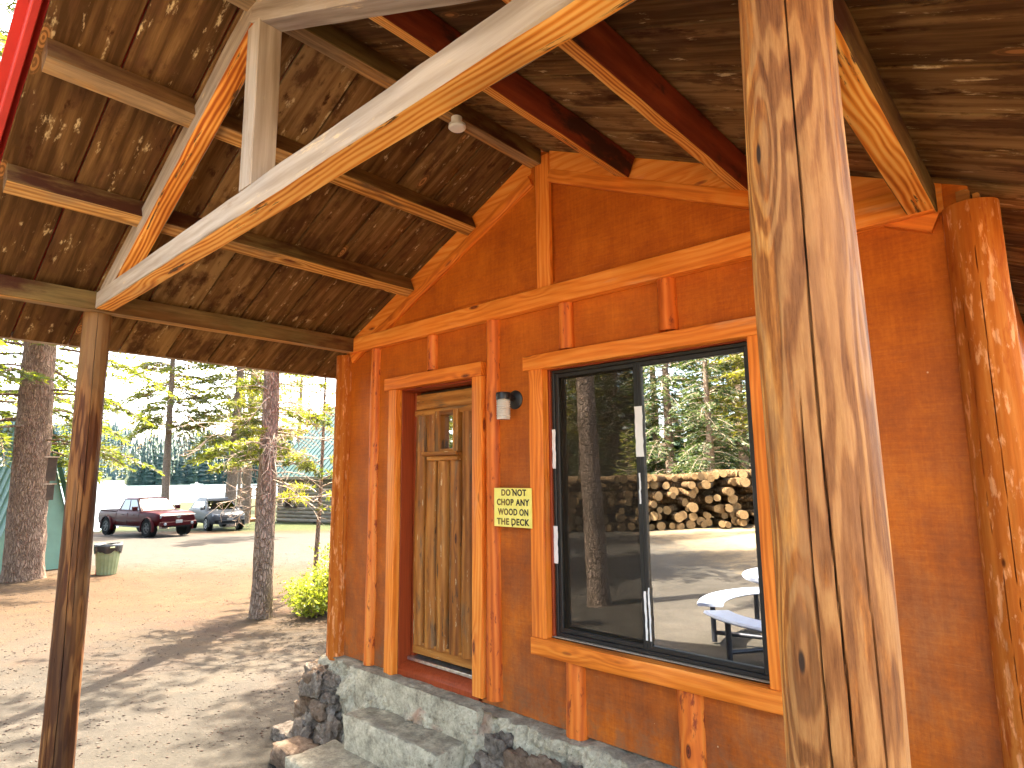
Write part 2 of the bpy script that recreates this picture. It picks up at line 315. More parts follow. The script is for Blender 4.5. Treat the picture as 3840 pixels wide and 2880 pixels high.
def mk_glass(name, refl, tint, rough=0.0):
    n = NT(name); fr = n.n("LayerWeight", {0: 0.35}, out=0)
    g = n.n("BsdfGlossy", {0: (0.96, 0.97, 0.98, 1), 1: rough}); t = n.n("BsdfTransparent", {0: (*tint, 1)})
    f = n.math('ADD', refl, n.math('MULTIPLY', fr, 0.25), clamp=True)
    wv = n.noise(n.obj(), 1.6, 2); nb = n.bump(wv, 0.02, 0.02); n.t.links.new(nb, g.node.inputs['Normal'])
    m = n.n("MixShader", {0: f, 1: t, 2: g}); n.t.links.new(m, n.out.inputs[0]); return n.m
MT['glass'] = mk_glass('window_glass', 0.72, (0.45, 0.47, 0.45))
MT['carglass'] = mk_glass('car_glass', 0.16, (0.03, 0.10, 0.09))
def mk_screen():
    n = NT('insect_screen_mesh'); d = n.n("BsdfDiffuse", {0: (0.035, 0.028, 0.02, 1)}); t = n.n("BsdfTransparent", {0: (1, 1, 1, 1)})
    v = n.ramp(n.noise(n.map(n.obj(), (2, 1, 1)), 3, 5), [(0.3, 0.36), (0.7, 0.50)])
    m = n.n("MixShader", {0: v, 1: t, 2: d}); n.t.links.new(m, n.out.inputs[0]); return n.m
MT['screen'] = mk_screen()
MT['bronze'] = flat('dark_bronze_aluminium', (0.012, 0.012, 0.011), 0.5, 0.0)
MT['tape'] = flat('white_tape', (0.80, 0.79, 0.76), 0.6, var=0.08)
MT['room'] = flat('dark_room_lining', (0.055, 0.042, 0.03), 0.9)
MT['redmetal'] = flat('red_painted_metal', (0.50, 0.035, 0.022), 0.38, 0.0, 0.5, 0.12, 5)
MT['blackmetal'] = flat('black_painted_metal', (0.018, 0.018, 0.02), 0.35)
MT['threshold'] = flat('scuffed_aluminium', (0.62, 0.62, 0.62), 0.3, 0.9, var=0.25, scale=30)
MT['greenroof'] = flat('green_metal_roofing', (0.008, 0.052, 0.050), 0.5, 0.0, 0.5, 0.2, 1.2)
MT['palegreen'] = flat('pale_green_metal', (0.10, 0.20, 0.145), 0.45, 0.0, 0.5, 0.15, 2)
MT['siding'] = wood('pale_log_siding', [(0.25, (0.11, 0.085, 0.058)), (0.5, (0.23, 0.19, 0.14)), (0.75, (0.34, 0.29, 0.22))], fib=6, band=2, ring=4, rough=0.8)
MT['orangewood'] = flat('orange_deck_wood', (0.20, 0.085, 0.022), 0.7, var=0.25)
MT['cutwood'] = wood('cut_log_end', [(0.2, (0.10, 0.055, 0.018)), (0.5, (0.19, 0.115, 0.045)), (0.8, (0.28, 0.185, 0.085))], fib=20, band=9, ring=50, rough=0.8)
MT['white'] = flat('white_porcelain', (0.78, 0.77, 0.72), 0.35, var=0.05)
MT['tabletop'] = flat('pale_plastic_coating', (0.36, 0.40, 0.50), 0.3, var=0.06)
MT['steel'] = flat('dark_steel_tube', (0.03, 0.032, 0.04), 0.4, 0.4)

# ---------------------------------------------------------------- mesh builder
class MB:
    def __init__(s): s.v = []; s.f = []; s.mi = []; s.gc = []; s.rnd = []; s.ck = None; s.face = None
    def add(s, verts, faces, mi=0, gc=None, rnd=None):
        o = len(s.v); s.v += [tuple(p) for p in verts]
        s.f += [tuple(i + o for i in f) for f in faces]
        s.mi += (mi if isinstance(mi, list) else [mi] * len(faces))
        s.gc += [tuple(g) for g in (gc if gc is not None else verts)]
        r = random.random() if rnd is None else rnd
        s.rnd += [r] * len(verts)
    def frame(s, a, b, upv):
        a, b = Vector(a), Vector(b); x = (b - a).normalized(); z = Vector(upv); z = (z - x * z.dot(x)).normalized(); y = z.cross(x)
        return a, (b - a).length, x, y, z
    def beam(s, a, b, w_, h, upv=(0, 0, 1), ch=0.004, mi=0, mib=None, n=None, wob=0.0012, rnd=None):
        """sawn timber: width w_ (sideways), height h (along upv), chamfered edges, slightly uneven"""
        a, L, x, y, z = s.frame(a, b, upv); n = n or max(1, int(L / 0.15)); hw, hh = w_ / 2, h / 2
        sec = [(-hw + ch, -hh), (hw - ch, -hh), (hw, -hh + ch), (hw, hh - ch), (hw - ch, hh), (-hw + ch, hh), (-hw, hh - ch), (-hw, -hh + ch)]
        off = Vector((random.uniform(-9, 9), random.uniform(-9, 9), random.uniform(-9, 9)))
        vs, gs, fs, ms = [], [], [], []
        for i in range(n + 1):
            t = i / n * L
            for (py, pz) in sec:
                j = Vector((0, random.uniform(-wob, wob), random.uniform(-wob, wob))) if 0 < i < n else Vector((0, 0, 0))
                vs.append(a + x * t + y * (py + j.y) + z * (pz + j.z)); gs.append(off + Vector((t, py, pz)))
        for i in range(n):
            for k in range(8):
                k2 = (k + 1) % 8
                fs.append((i * 8 + k, i * 8 + k2, (i + 1) * 8 + k2, (i + 1) * 8 + k)); ms.append(mib if (mib is not None and k == 0) else mi)
        fs.append(tuple(range(7, -1, -1))); fs.append(tuple(n * 8 + k for k in range(8))); ms += [mi, mi]
        s.add(vs, fs, ms, gs, rnd); return s
    def box(s, lo, hi, mi=0, ch=0.003, rnd=None):
        lo, hi = Vector(lo), Vector(hi); d = hi - lo; c = (lo + hi) / 2; k = max(range(3), key=lambda i: d[i])
        e = Vector((0, 0, 0)); e[k] = d[k] / 2
        if k == 2: return s.beam(c - e, c + e, d.x, d.y, (0, 1, 0), min(ch, d.x * .2, d.y * .2), mi, wob=0, rnd=rnd, n=1)
        wd = d.y if k == 0 else d.x
        return s.beam(c - e, c + e, wd, d.z, (0, 0, 1), min(ch, wd * .2, d.z * .2), mi, wob=0, rnd=rnd, n=1)
    def log(s, a, b, r0, r1, seg=20, rows=14, bumpy=0.004, upv=(0, 1, 0), mi=0, micap=None, a0=0.0, a1=2 * math.pi, flare=0.0, rnd=None, bend=0.0):
        a, L, x, y, z = s.frame(a, b, upv); off = Vector((random.uniform(-9, 9), random.uniform(-9, 9), random.uniform(-9, 9)))
        full = abs(a1 - a0 - 2 * math.pi) < 1e-6; cnt = seg if full else seg + 1
        vs, gs, fs, ms = [], [], [], []; bx, by = random.uniform(-1, 1) * bend, random.uniform(-1, 1) * bend
        for i in range(rows + 1):
            t = i / rows; r = r0 + (r1 - r0) * t + flare * math.exp(-t * L / 0.25)
            for k in range(cnt):
                th = a0 + (a1 - a0) * k / seg
                q = Vector((t * L * 1.6, math.cos(th) * 1.3, math.sin(th) * 1.3)) + off
                rr = r + bumpy * mnoise.noise(q) + bumpy * 0.5 * mnoise.noise(q * 2.7)
                if flare: rr += flare * math.exp(-t * L / 0.25) * 0.7 * mnoise.noise(Vector((math.cos(th) * 2.2, math.sin(th) * 2.2, 0)) + off)
                sb = math.sin(math.pi * t)
                vs.append(a + x * (t * L) + y * (rr * math.cos(th) + bx * sb) + z * (rr * math.sin(th) + by * sb))
                gs.append(off + Vector((t * L, r * math.cos(th), r * math.sin(th))))
        for i in range(rows):
            for k in range(cnt if full else cnt - 1):
                k2 = (k + 1) % cnt; fs.append((i * cnt + k, i * cnt + k2, (i + 1) * cnt + k2, (i + 1) * cnt + k)); ms.append(mi)
        fs.append(tuple(range(cnt - 1, -1, -1))); fs.append(tuple(rows * cnt + k for k in range(cnt))); ms += [micap if micap is not None else mi] * 2
        s.add(vs, fs, ms, gs, rnd); return s
    def prism(s, pts, d0, d1, axis=1, mi=0, gl=0):
        """polygon pts in the plane normal to axis (x,z for axis 1), from d0 to d1"""
        def P(p, d): return (p[0], d, p[1]) if axis == 1 else ((d, p[0], p[1]) if axis == 0 else (p[0], p[1], d))
        n = len(pts); vs = [P(p, d0) for p in pts] + [P(p, d1) for p in pts]
        fs = [tuple(range(n)), tuple(range(2 * n - 1, n - 1, -1))] + [(i, i + n, (i + 1) % n + n, (i + 1) % n) for i in range(n)]
        off = Vector((random.uniform(-9, 9),) * 3)
        s.add(vs, fs, mi, [Vector(v) + off for v in vs] if gl == 0 else [Vector((v[2], v[0], v[1])) + off for v in vs]); return s
    def lathe(s, c, axis, prof, seg=24, mi=0):
        c = Vector(c); ax = Vector(axis).normalized(); t = Vector((0, 0, 1)) if abs(ax.z) < 0.9 else Vector((1, 0, 0))
        u = ax.cross(t).normalized(); v = ax.cross(u); vs, fs = [], []
        for (r, h) in prof:
            for k in range(seg):
                th = 2 * math.pi * k / seg; vs.append(c + ax * h + u * (r * math.cos(th)) + v * (r * math.sin(th)))
        for i in range(len(prof) - 1):
            for k in range(seg):
                k2 = (k + 1) % seg; fs.append((i * seg + k, i * seg + k2, (i + 1) * seg + k2, (i + 1) * seg + k))
        fs.append(tuple(range(seg - 1, -1, -1))); fs.append(tuple((len(prof) - 1) * seg + k for k in range(seg)))
        s.add(vs, fs, mi); return s
    def loft(s, secs, mi=0):
        n = len(secs[0]); vs = [p for q in secs for p in q]; fs = []
        for i in range(len(secs) - 1):
            for k in range(n):
                k2 = (k + 1) % n; fs.append((i * n + k, i * n + k2, (i + 1) * n + k2, (i + 1) * n + k))
        fs.append(tuple(range(n - 1, -1, -1))); fs.append(tuple((len(secs) - 1) * n + k for k in range(n)))
        s.add(vs, fs, mi); return s
    def rock(s, c, rad, sub=2, amp=0.35, mi=0, squash=(1, 1, 1)):
        import bmesh
        bm = bmesh.new(); bmesh.ops.create_icosphere(bm, subdivisions=sub, radius=1.0)
        off = Vector((random.uniform(-50, 50), random.uniform(-50, 50), random.uniform(-50, 50))); vs = []
        for v in bm.verts:
            p = v.co; d = 1 + amp * mnoise.noise(p * 1.1 + off) - amp * 0.8 * abs(mnoise.noise(p * 2.3 + off)) + amp * 0.35 * mnoise.noise(p * 5 + off) + amp * .18 * mnoise.noise(p * 11 + off)
            q = p * d; m_ = max(abs(q.x), abs(q.y), abs(q.z)); q = q * (0.55 + 0.45 / max(m_, .3))
            vs.append(Vector(c) + Vector((q.x * rad * squash[0], q.y * rad * squash[1], q.z * rad * squash[2])))
        fs = [tuple(l.vert.index for l in f.loops) for f in bm.faces]; bm.free(); s.add(vs, fs, mi); return s

def rootloc(p):
    while p.parent: p = p.parent
    return p.location
def mkmesh(name, v, f, mats, mi=None, gc=None, rnd=None, smooth=None, sharp=40, extra=None):
    me = bpy.data.meshes.new(name)
    if isinstance(v, np.ndarray) and isinstance(f, np.ndarray):
        nf, k = f.shape; me.vertices.add(len(v)); me.vertices.foreach_set('co', v.astype(np.float32).ravel())
        me.loops.add(nf * k); me.loops.foreach_set('vertex_index', f.astype(np.int32).ravel())
        me.polygons.add(nf); me.polygons.foreach_set('loop_start', np.arange(0, nf * k, k, dtype=np.int32))
        me.update(calc_edges=True)
    else:
        me.from_pydata([tuple(p) for p in v], [], f)
    for m in mats: me.materials.append(m)
    if mi is not None and len(mats) > 1: me.polygons.foreach_set('material_index', np.asarray(mi, np.int32))
    if gc is not None:
        a = me.attributes.new('gc', 'FLOAT_VECTOR', 'POINT'); a.data.foreach_set('vector', np.asarray(gc, np.float32).ravel())
    if rnd is not None:
        a = me.attributes.new('rnd', 'FLOAT', 'POINT'); a.data.foreach_set('value', np.asarray(rnd, np.float32))
    for nm, arr in (extra or {}).items():
        a = me.attributes.new(nm, 'FLOAT', 'POINT'); a.data.foreach_set('value', np.asarray(arr, np.float32))
    if smooth:
        me.shade_smooth()
        if sharp: me.set_sharp_from_angle(angle=R(sharp))
    me.validate(); me.update(); return me
def tag(o, label=None, cat=None, group=None, kind=None):
    for k, v in (('label', label), ('category', cat), ('group', group), ('kind', kind)):
        if v: o[k] = v
    return o
def thing(name, label, cat, loc=(0, 0, 0), rz=0, group=None):
    o = bpy.data.objects.new(name, None); COL.objects.link(o); o.location = loc; o.rotation_euler = (0, 0, rz)
    o.empty_display_size = 0.2; return tag(o, label, cat, group)
def obj(name, mb, mats, parent=None, label=None, smooth=True, sharp=40, local=False, extra=None):
    """local=False: builder vertices are in world space (unrotated root)"""
    if not isinstance(mats, (list, tuple)): mats = [mats]
    v = np.array(mb.v, dtype=np.float32)
    if parent is not None and not local: v = v - np.array(rootloc(parent), dtype=np.float32)
    me = mkmesh(name, v, mb.f, mats, mb.mi, mb.gc, mb.rnd, smooth, sharp, extra)
    o = bpy.data.objects.new(name, me); COL.objects.link(o); o.parent = parent
    if label: o['label'] = label
    return o
def dup(root, loc, rz=0, label=None, scale=1.0):
    def cp(o, par):
        c = o.copy(); COL.objects.link(c); c.parent = par
        for ch in [k for k in bpy.data.objects if k.parent == o]: cp(ch, c)
        return c
    kids = {}
    c = cp(root, None); c.location = loc; c.rotation_euler = (0, 0, rz); c.scale = (scale,) * 3
    if label: c['label'] = label
    return c
# ================================================================ terrain
GD = (-0.67, 0.74)
SHORE_U = [(-2600, 60), (-900, 40), (0, 35), (200, 37), (450, 48), (600, 75), (680, 104), (1000, 125), (1500, 210), (2000, 420)]
def az_of(u): return YAW + math.atan((u - 1920) / 2296.96)          # azimuth of a sight line, from +y towards +x
SH_A = np.array([az_of(u) for u, _ in SHORE_U]); SH_D = np.array([d for _, d in SHORE_U], float)
LAKE_Z = -2.0
def ground_z(x, y, detail=True):
    s = x * GD[0] + (y + 2.85) * GD[1]
    z = -0.03 - 0.031 * (min(max(s, -40), 42) - 5.3)
    if s > 42: z -= 0.008 * min(s - 42, 60)
    D = math.hypot(x, y + 2.85); a = math.atan2(x, y + 2.85)
    if detail: z += 0.05 * mnoise.noise(Vector((x * 0.35, y * 0.35, 0))) * min(1, D / 10) + 0.012 * mnoise.noise(Vector((x * 2.1, y * 2.1, 3)))
    if SH_A[0] < a < SH_A[-1]:
        sd_ = float(np.interp(a, SH_A, SH_D)) + 2.5 * mnoise.noise(Vector((a * 25, 0.3, 0)))
        if D > sd_ - 2: z += (-4.5 - z) * min(1, max(0, (D - sd_ + 2) / 9)) ** 1.3
        far = 380 if a > az_of(505) else 1150
        if D > far: z = -4.5 + min(26 if far < 500 else 120, (D - far) * (0.16 if far < 500 else 0.26)) * (0.9 + 0.4 * mnoise.noise(Vector((a * 14, D * 0.004, 1))))
    elif D > 120: z += min(30, (D - 120) * 0.06)
    return z
def at(u, D): a = az_of(u); return (D * math.sin(a), -2.85 + D * math.cos(a))
NR, NA = 170, 620
rad = 0.15 * (1.0605 ** np.arange(NR)); rad = rad[rad < 4200]; NR = len(rad)
gv = []
for r_ in rad:
    for k in range(NA):
        a = 2 * math.pi * k / NA; x_, y_ = r_ * math.sin(a), -2.85 + r_ * math.cos(a); gv.append((x_, y_, ground_z(x_, y_)))
idx = np.arange(NR * NA).reshape(NR, NA); nx = np.roll(idx, -1, 1)
gf = np.stack([idx[:-1], nx[:-1], nx[1:], idx[1:]], -1).reshape(-1, 4)[:, ::-1]
# close the hole at the centre
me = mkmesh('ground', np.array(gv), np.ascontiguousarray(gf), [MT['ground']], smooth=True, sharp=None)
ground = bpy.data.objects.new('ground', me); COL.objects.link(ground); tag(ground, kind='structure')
n = NT('lake_water'); nb = n.bump(n.noise(n.map(n.obj(), (0.25, 0.6, 1)), 1.0, 5), 0.15, 0.3)
n.principled((0.05, 0.09, 0.09, 1), 0.30, nb, 1.0); MT['water'] = n.m
wv, wf = [], []
aa = np.linspace(az_of(-2600), az_of(2000), 60)
for a in aa:
    for d in (30, 80, 200, 500, 1300): wv.append((d * math.sin(a), -2.85 + d * math.cos(a), LAKE_Z))
for i in range(59):
    for j in range(4): wf.append((i * 5 + j, i * 5 + j + 1, i * 5 + j + 6, i * 5 + j + 5))
me = mkmesh('lake_water', wv, wf, [MT['water']]); lake = bpy.data.objects.new('lake_water', me); COL.objects.link(lake); tag(lake, kind='structure')

# ================================================================ the cabin
XA, ZA, SL = -2.33, 4.06, 0.455           # ridge line and pitch of the underside of the roof boards
COSR, SINR = math.cos(math.atan(SL)), math.sin(math.atan(SL))
def roof_z(x): return ZA - SL * abs(x - XA)
XL, XR, YF, YB = -4.91, 0.25, -2.48, 7.2
ZB = 0.612
cabin = thing('cabin', 'orange-brown stained log-trimmed cabin with a gabled open porch and yellow sign by its door', 'cabin', (-2.33, 0, 0))
def cpart(name, mb, mats, parent=cabin, **k): return obj(name, mb, mats, parent, **k)
b = MB()
for lo, hi in (((-4.47, 0, ZB), (-3.70, 0.10, 3.16)), ((-3.70, 0, 2.655), (-2.88, 0.10, 3.16)), ((-2.88, 0, ZB), (-2.31, 0.10, 3.16)),
               ((-2.31, 0, ZB), (-1.06, 0.10, 1.085)), ((-2.31, 0, 2.625), (-1.06, 0.10, 3.16)), ((-1.06, 0, ZB), (-0.19, 0.10, 3.16))):
    b.box(lo, hi, ch=0.0008)
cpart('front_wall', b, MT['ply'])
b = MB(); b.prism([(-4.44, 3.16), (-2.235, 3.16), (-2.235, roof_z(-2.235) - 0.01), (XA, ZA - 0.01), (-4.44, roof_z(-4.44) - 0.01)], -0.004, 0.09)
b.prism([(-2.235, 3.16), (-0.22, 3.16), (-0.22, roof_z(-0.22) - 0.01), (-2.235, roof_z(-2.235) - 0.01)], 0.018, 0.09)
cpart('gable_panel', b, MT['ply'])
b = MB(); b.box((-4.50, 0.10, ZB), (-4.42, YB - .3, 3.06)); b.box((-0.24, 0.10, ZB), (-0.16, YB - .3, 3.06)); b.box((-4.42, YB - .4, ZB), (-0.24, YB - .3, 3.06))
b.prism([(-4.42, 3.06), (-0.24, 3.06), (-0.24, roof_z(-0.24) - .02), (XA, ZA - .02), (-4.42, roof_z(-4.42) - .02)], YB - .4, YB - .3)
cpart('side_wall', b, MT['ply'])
b = MB(); b.box((-4.40, 0.11, ZB - .05), (-0.26, 3.0, ZB)); b.box((-4.40, 3.0, ZB), (-0.26, 3.06, 3.0)); b.box((-4.40, 0.11, 3.0), (-0.26, 3.0, 3.05))
cpart('interior_lining', b, MT['room'])
# header and rake trim
b = MB(); b.beam((-4.33, -0.034, 3.06), (-0.30, -0.034, 3.06), 0.064, 0.118, ch=0.004); cpart('header_beam', b, MT['trim'])
b = MB()
for sgn in (-1, 1):
    x0, x1 = (XA - 0.05, -4.40) if sgn < 0 else (XA + 0.10, -0.27)
    def rk(o0, o1, y0, y1):
        return [(x0, roof_z(x0) - o0), (x1, roof_z(x1) - o0), (x1, roof_z(x1) - o1), (x0, roof_z(x0) - o1)]
    p = rk(0.003, 0.128, 0, 0); p = p if sgn < 0 else p[::-1]
    b.prism(p[::-1], -0.016, -0.001 if sgn < 0 else 0.02)
cpart('rake_blocking', b, MT['trim'])
for sgn in (-1, 1):
    b = MB(); x0, x1 = (XA - 0.055, -4.36) if sgn < 0 else (XA + 0.10, -0.30)
    o = 0.128 + 0.045
    b.beam((x0, -0.014, roof_z(x0) - o), (x1, -0.014, roof_z(x1) - o), 0.034, 0.078, (0, 0, 1), ch=0.003)
    cpart('rake_trim', b, MT['trim'])
b = MB(); b.beam((-2.284, -0.016, 3.12), (-2.284, -0.016, 3.99), 0.105, 0.03, (0, 1, 0), ch=0.003); cpart('king_batten', b, MT['trim'])
# half logs and corner posts
HL = [(-4.03, ZB - .0, 3.0, 0.047), (-2.735, 0.655, 3.0, 0.054), (-3.345, 2.745, 3.0, 0.045), (-2.135, 2.725, 3.0, 0.048), (-1.475, 2.725, 3.0, 0.051),
      (-2.125, 0.60, 0.985, 0.060), (-1.455, 0.56, 0.985, 0.061)]
for x, z0, z1, r in HL:
    b = MB(); b.log((x, 0.0, z0), (x, 0.0, z1), r * 1.06, r * 0.98, 20, max(4, int((z1 - z0) / 0.05)), 0.005, (0, 1, 0), bend=0.008 if z1 - z0 > 1 else 0.0)
    cpart('half_log', b, MT['halflog'])
for x, h, wd in ((-0.205, 0.06, 0.04), (-0.165, 0.035, 0.02)):
    b = MB(); b.prism([(x - wd / 2, 3.0), (x + wd / 2, 3.0), (x + wd * .6, 3.0 + h * .8), (x + wd * .3, 3.0 + h), (x - wd * .5, 3.0 + h * .95)], -0.05, -0.02); cpart('wood_wedge', b, MT['planklog'])
MT['doorback'] = flat('gap_shade_door_backing', (0.05, 0.022, 0.008), .8)  # backing coloured near black: shade of the gaps between logs painted in
# ---- door casing and door
b = MB(); b.beam((-3.835, -0.036, 2.685), (-2.79, -0.036, 2.685), 0.068, 0.092, ch=0.003); cpart('door_head_casing', b, MT['trim'])
for x0, x1, z0 in ((-3.79, -3.70, 0.60), (-2.885, -2.797, 0.655)):
    b = MB(); b.beam(((x0 + x1) / 2, -0.031, z0), ((x0 + x1) / 2, -0.031, 2.637), x1 - x0, 0.058, (0, 1, 0), ch=0.003); cpart('door_side_casing', b, MT['trim'])
b = MB(); b.box((-3.732, 0.0, 0.60), (-3.698, 0.115, 2.655)); b.box((-2.885, 0.0, 0.60), (-2.851, 0.115, 2.655)); b.box((-3.698, 0.0, 2.625), (-2.885, 0.115, 2.655))
b.box((-3.70, 0.115, 0.60), (-3.672, 0.20, 2.64)); b.box((-2.913, 0.115, 0.60), (-2.885, 0.20, 2.64)); cpart('door_jamb', b, MT['jamb'])
b = MB(); b.prism([(-0.0, 0.60), (0.16, 0.60), (0.16, 0.695), (0.035, 0.672), (0.0, 0.64)], -3.698, -2.885, axis=0, gl=1); b2 = b
sill = cpart('door_sill', b2, MT['jamb'])
b = MB(); b.box((-3.69, 0.075, 0.69), (-2.89, 0.155, 0.712)); cpart('door_threshold', b, MT['threshold'])
b = MB(); b.box((-3.672, 0.155, 0.712), (-2.913, 0.195, 2.625)); door = cpart('door', b, MT['doorback'])
b = MB(); b.beam((-3.672, 0.135, 2.545), (-2.913, 0.135, 2.545), 0.038, 0.115, ch=0.003); b.beam((-3.672, 0.128, 2.462), (-2.913, 0.128, 2.462), 0.05, 0.045, ch=0.003)
cpart('top_panel', b, MT['planklog'], door)
b = MB(); b.beam((-3.672, 0.132, 0.775), (-2.913, 0.132, 0.775), 0.045, 0.085, ch=0.004); cpart('bottom_rail', b, MT['planklog'], door)
for i in range(6):
    x = -3.620 + i * 0.1285; b = MB(); top = 2.44 if i in (0, 1, 4, 5) else 2.15
    b.log((x, 0.140, 0.80), (x, 0.138, top), 0.057, 0.053, 20, 40, 0.006, (0, 1, 0), bend=0.006); cpart('plank_log', b, MT['planklog'], door)
b = MB(); wx0, wx1, wz0, wz1 = -3.425, -3.180, 2.165, 2.46
for lo, hi in (((wx0, 0.085, wz0), (wx0 + .062, 0.155, wz1)), ((wx1 - .050, 0.085, wz0), (wx1, 0.155, wz1)), ((wx0 + .062, 0.085, wz1 - .03), (wx1 - .050, 0.155, wz1)), ((wx0 + .062, 0.085, wz0), (wx1 - .050, 0.155, wz0 + .02))): b.box(lo, hi)
cpart('window_frame', b, MT['planklog'], door)
b = MB(); b.box((wx0 + .062, 0.13, wz0 + .02), (wx1 - .050, 0.136, wz1 - .03), ch=0); cpart('window_pane', b, MT['glass'], door)
b = MB(); b.beam((-3.51, 0.075, 2.15), (-3.14, 0.075, 2.15), 0.085, 0.028); b.beam((-3.49, 0.092, 2.118), (-3.16, 0.092, 2.118), 0.05, 0.034); cpart('window_shelf', b, MT['planklog'], door)
b = MB(); b.lathe((-2.965, 0.09, 1.62), (0, 1, 0), [(0.0, -0.035), (0.02, -0.035), (0.026, -0.02), (0.02, -0.004), (0.009, 0.0), (0.009, 0.035), (0.03, 0.036), (0.03, 0.042)], 16)
# ---- big window
win = MB()
FX0, FX1, FZ0, FZ1 = -2.272, -1.062, 1.092, 2.612
def frame(b, x0, x1, z0, z1, wd, y0, y1):
    b.box((x0, y0, z0), (x0 + wd, y1, z1)); b.box((x1 - wd, y0, z0), (x1, y1, z1)); b.box((x0 + wd, y0, z0), (x1 - wd, y1, z0 + wd)); b.box((x0 + wd, y0, z1 - wd), (x1 - wd, y1, z1))
frame(win, FX0, FX1, FZ0, FZ1, 0.020, 0.012, 0.085)
window = cpart('window', win, MT['bronze'])
b = MB(); frame(b, FX0 + .021, -1.690, FZ0 + .021, FZ1 - .021, 0.024, 0.020, 0.040); cpart('screen_frame', b, MT['bronze'], window)
b = MB(); frame(b, -1.688, FX1 - .021, FZ0 + .021, FZ1 - .021, 0.024, 0.016, 0.046); cpart('sash_frame', b, MT['bronze'], window)
b = MB(); b.box((FX0 + .043, 0.029, FZ0 + .043), (-1.712, 0.030, FZ1 - .043), ch=0); cpart('insect_screen', b, MT['screen'], window)
b = MB(); b.box((FX0 + .021, 0.060, FZ0 + .021), (-1.66, 0.064, FZ1 - .021), ch=0); cpart('window_pane', b, MT['glass'], window)
b = MB(); b.box((-1.666, 0.030, FZ0 + .043), (FX1 - .043, 0.034, FZ1 - .043), ch=0); cpart('window_pane', b, MT['glass'], window)
for nm, x0, x1, z0, z1, y in (('tape_strip', -1.709, -1.664, 2.085, 2.352, 0.0155), ('tape_strip', -1.696, -1.684, 1.16, 1.40, 0.0155), ('tape_strip', -1.672, -1.663, 1.16, 1.42, 0.0155),
                              ('tape_strip', -2.272, -2.248, 2.03, 2.26, 0.0112), ('tape_strip', -2.276, -2.246, 1.49, 1.70, 0.0112), ('tape_strip', -1.700, -1.690, 1.84, 2.0, 0.0155)):
    b = MB(); nz = 10; vs = []; 
    for i in range(nz + 1):
        z = z0 + (z1 - z0) * i / nz; j = random.uniform(-.0025, .0025); vs += [(x0 + j, y, z), (x1 + j * .6 + random.uniform(-.002, .002), y, z), (x1 + j * .6, y - .0012, z), (x0 + j, y - .0012, z)]
    fs = []
    for i in range(nz):
        for k in range(4): fs.append((i * 4 + k, i * 4 + (k + 1) % 4, i * 4 + 4 + (k + 1) % 4, i * 4 + 4 + k))
    fs += [(3, 2, 1, 0), tuple(nz * 4 + k for k in range(4))]
    b.add(vs, fs); cpart(nm, b, MT['tape'], window)
b = MB(); b.beam((-2.428, -0.036, 2.665), (-0.90, -0.036, 2.665), 0.068, 0.088, ch=0.003); cpart('window_head_casing', b, MT['trim'])
for x0, x1 in ((-2.392, -2.287), (-1.058, -0.955)):
    b = MB(); b.beam(((x0 + x1) / 2, -0.031, 1.083), ((x0 + x1) / 2, -0.031, 2.620), x1 - x0, 0.058, (0, 1, 0), ch=0.003); cpart('window_side_casing', b, MT['trim'])
b = MB(); b.beam((-2.392, -0.036, 1.035), (-0.90, -0.036, 1.035), 0.070, 0.092, ch=0.003); cpart('window_bottom_casing', b, MT['trim'])
b = MB(); b.box((-2.31, -0.0, 1.05), (-1.06, 0.09, 1.088)); cpart('window_sill', b, MT['grey'])
b = MB(); b.box((-2.31, 0.0, 1.09), (-2.275, 0.09, 2.625)); b.box((-1.06 - .0, 0.0, 1.09), (-1.055, 0.09, 2.625)); b.box((-2.275, 0.0, 2.614), (-1.06, 0.09, 2.624)); cpart('window_jamb', b, MT['jamb'])
# ---- roof
roofmb = MB()
y = YB; k = 0
seams = [-2.465 + 0.30 * i for i in range(40) if -2.465 + 0.30 * i < YB]
edges = [YF + 0.02] + [s_ for s_ in seams if s_ > YF + 0.05] + [YB]
for sgn in (-1, 1):
    xe = XL if sgn < 0 else XR
    for i in range(len(edges) - 1):
        y0, y1 = edges[i] + 0.005, edges[i + 1] - 0.005
        ax, ex = XA + sgn * 0.004, xe
        nrm = Vector((sgn * SINR, 0, COSR)); t = 0.024; jit = random.uniform(-.003, .003)
        c0 = Vector((ax, (y0 + y1) / 2, roof_z(ax))) + nrm * (t / 2 + abs(jit)); c1 = Vector((ex, (y0 + y1) / 2, roof_z(ex))) + nrm * (t / 2 + abs(jit))
        roofmb.beam(c0, c1, y1 - y0, t, nrm, ch=0.003, wob=0.0006, n=6)
roof = cpart('roof_boards', roofmb, MT['board'])
b = MB()
for sgn in (-1, 1):
    xe = (XL - .03) if sgn < 0 else (XR + .03); nrm = Vector((sgn * SINR, 0, COSR)); ny = 34
    for i in range(ny):
        yy0 = YF - .02 + (YB + .1 - YF) * i / ny; yy1 = YF - .02 + (YB + .1 - YF) * (i + 1) / ny
        vs = []
        for (yv, hh) in ((yy0, 0.062), (yy0 + .03, 0.062), (yy0 + .045, 0.044), (yy1, 0.044)):
            for xx in (XA, xe): vs.append(Vector((xx, yv, roof_z(xx))) + nrm * hh)
        f_ = [(0, 1, 3, 2), (2, 3, 5, 4), (4, 5, 7, 6)]
        b.add(vs, f_ if sgn > 0 else [q[::-1] for q in f_])
cpart('metal_roofing', b, MT['redmetal'], roof, smooth=False)
b = MB()
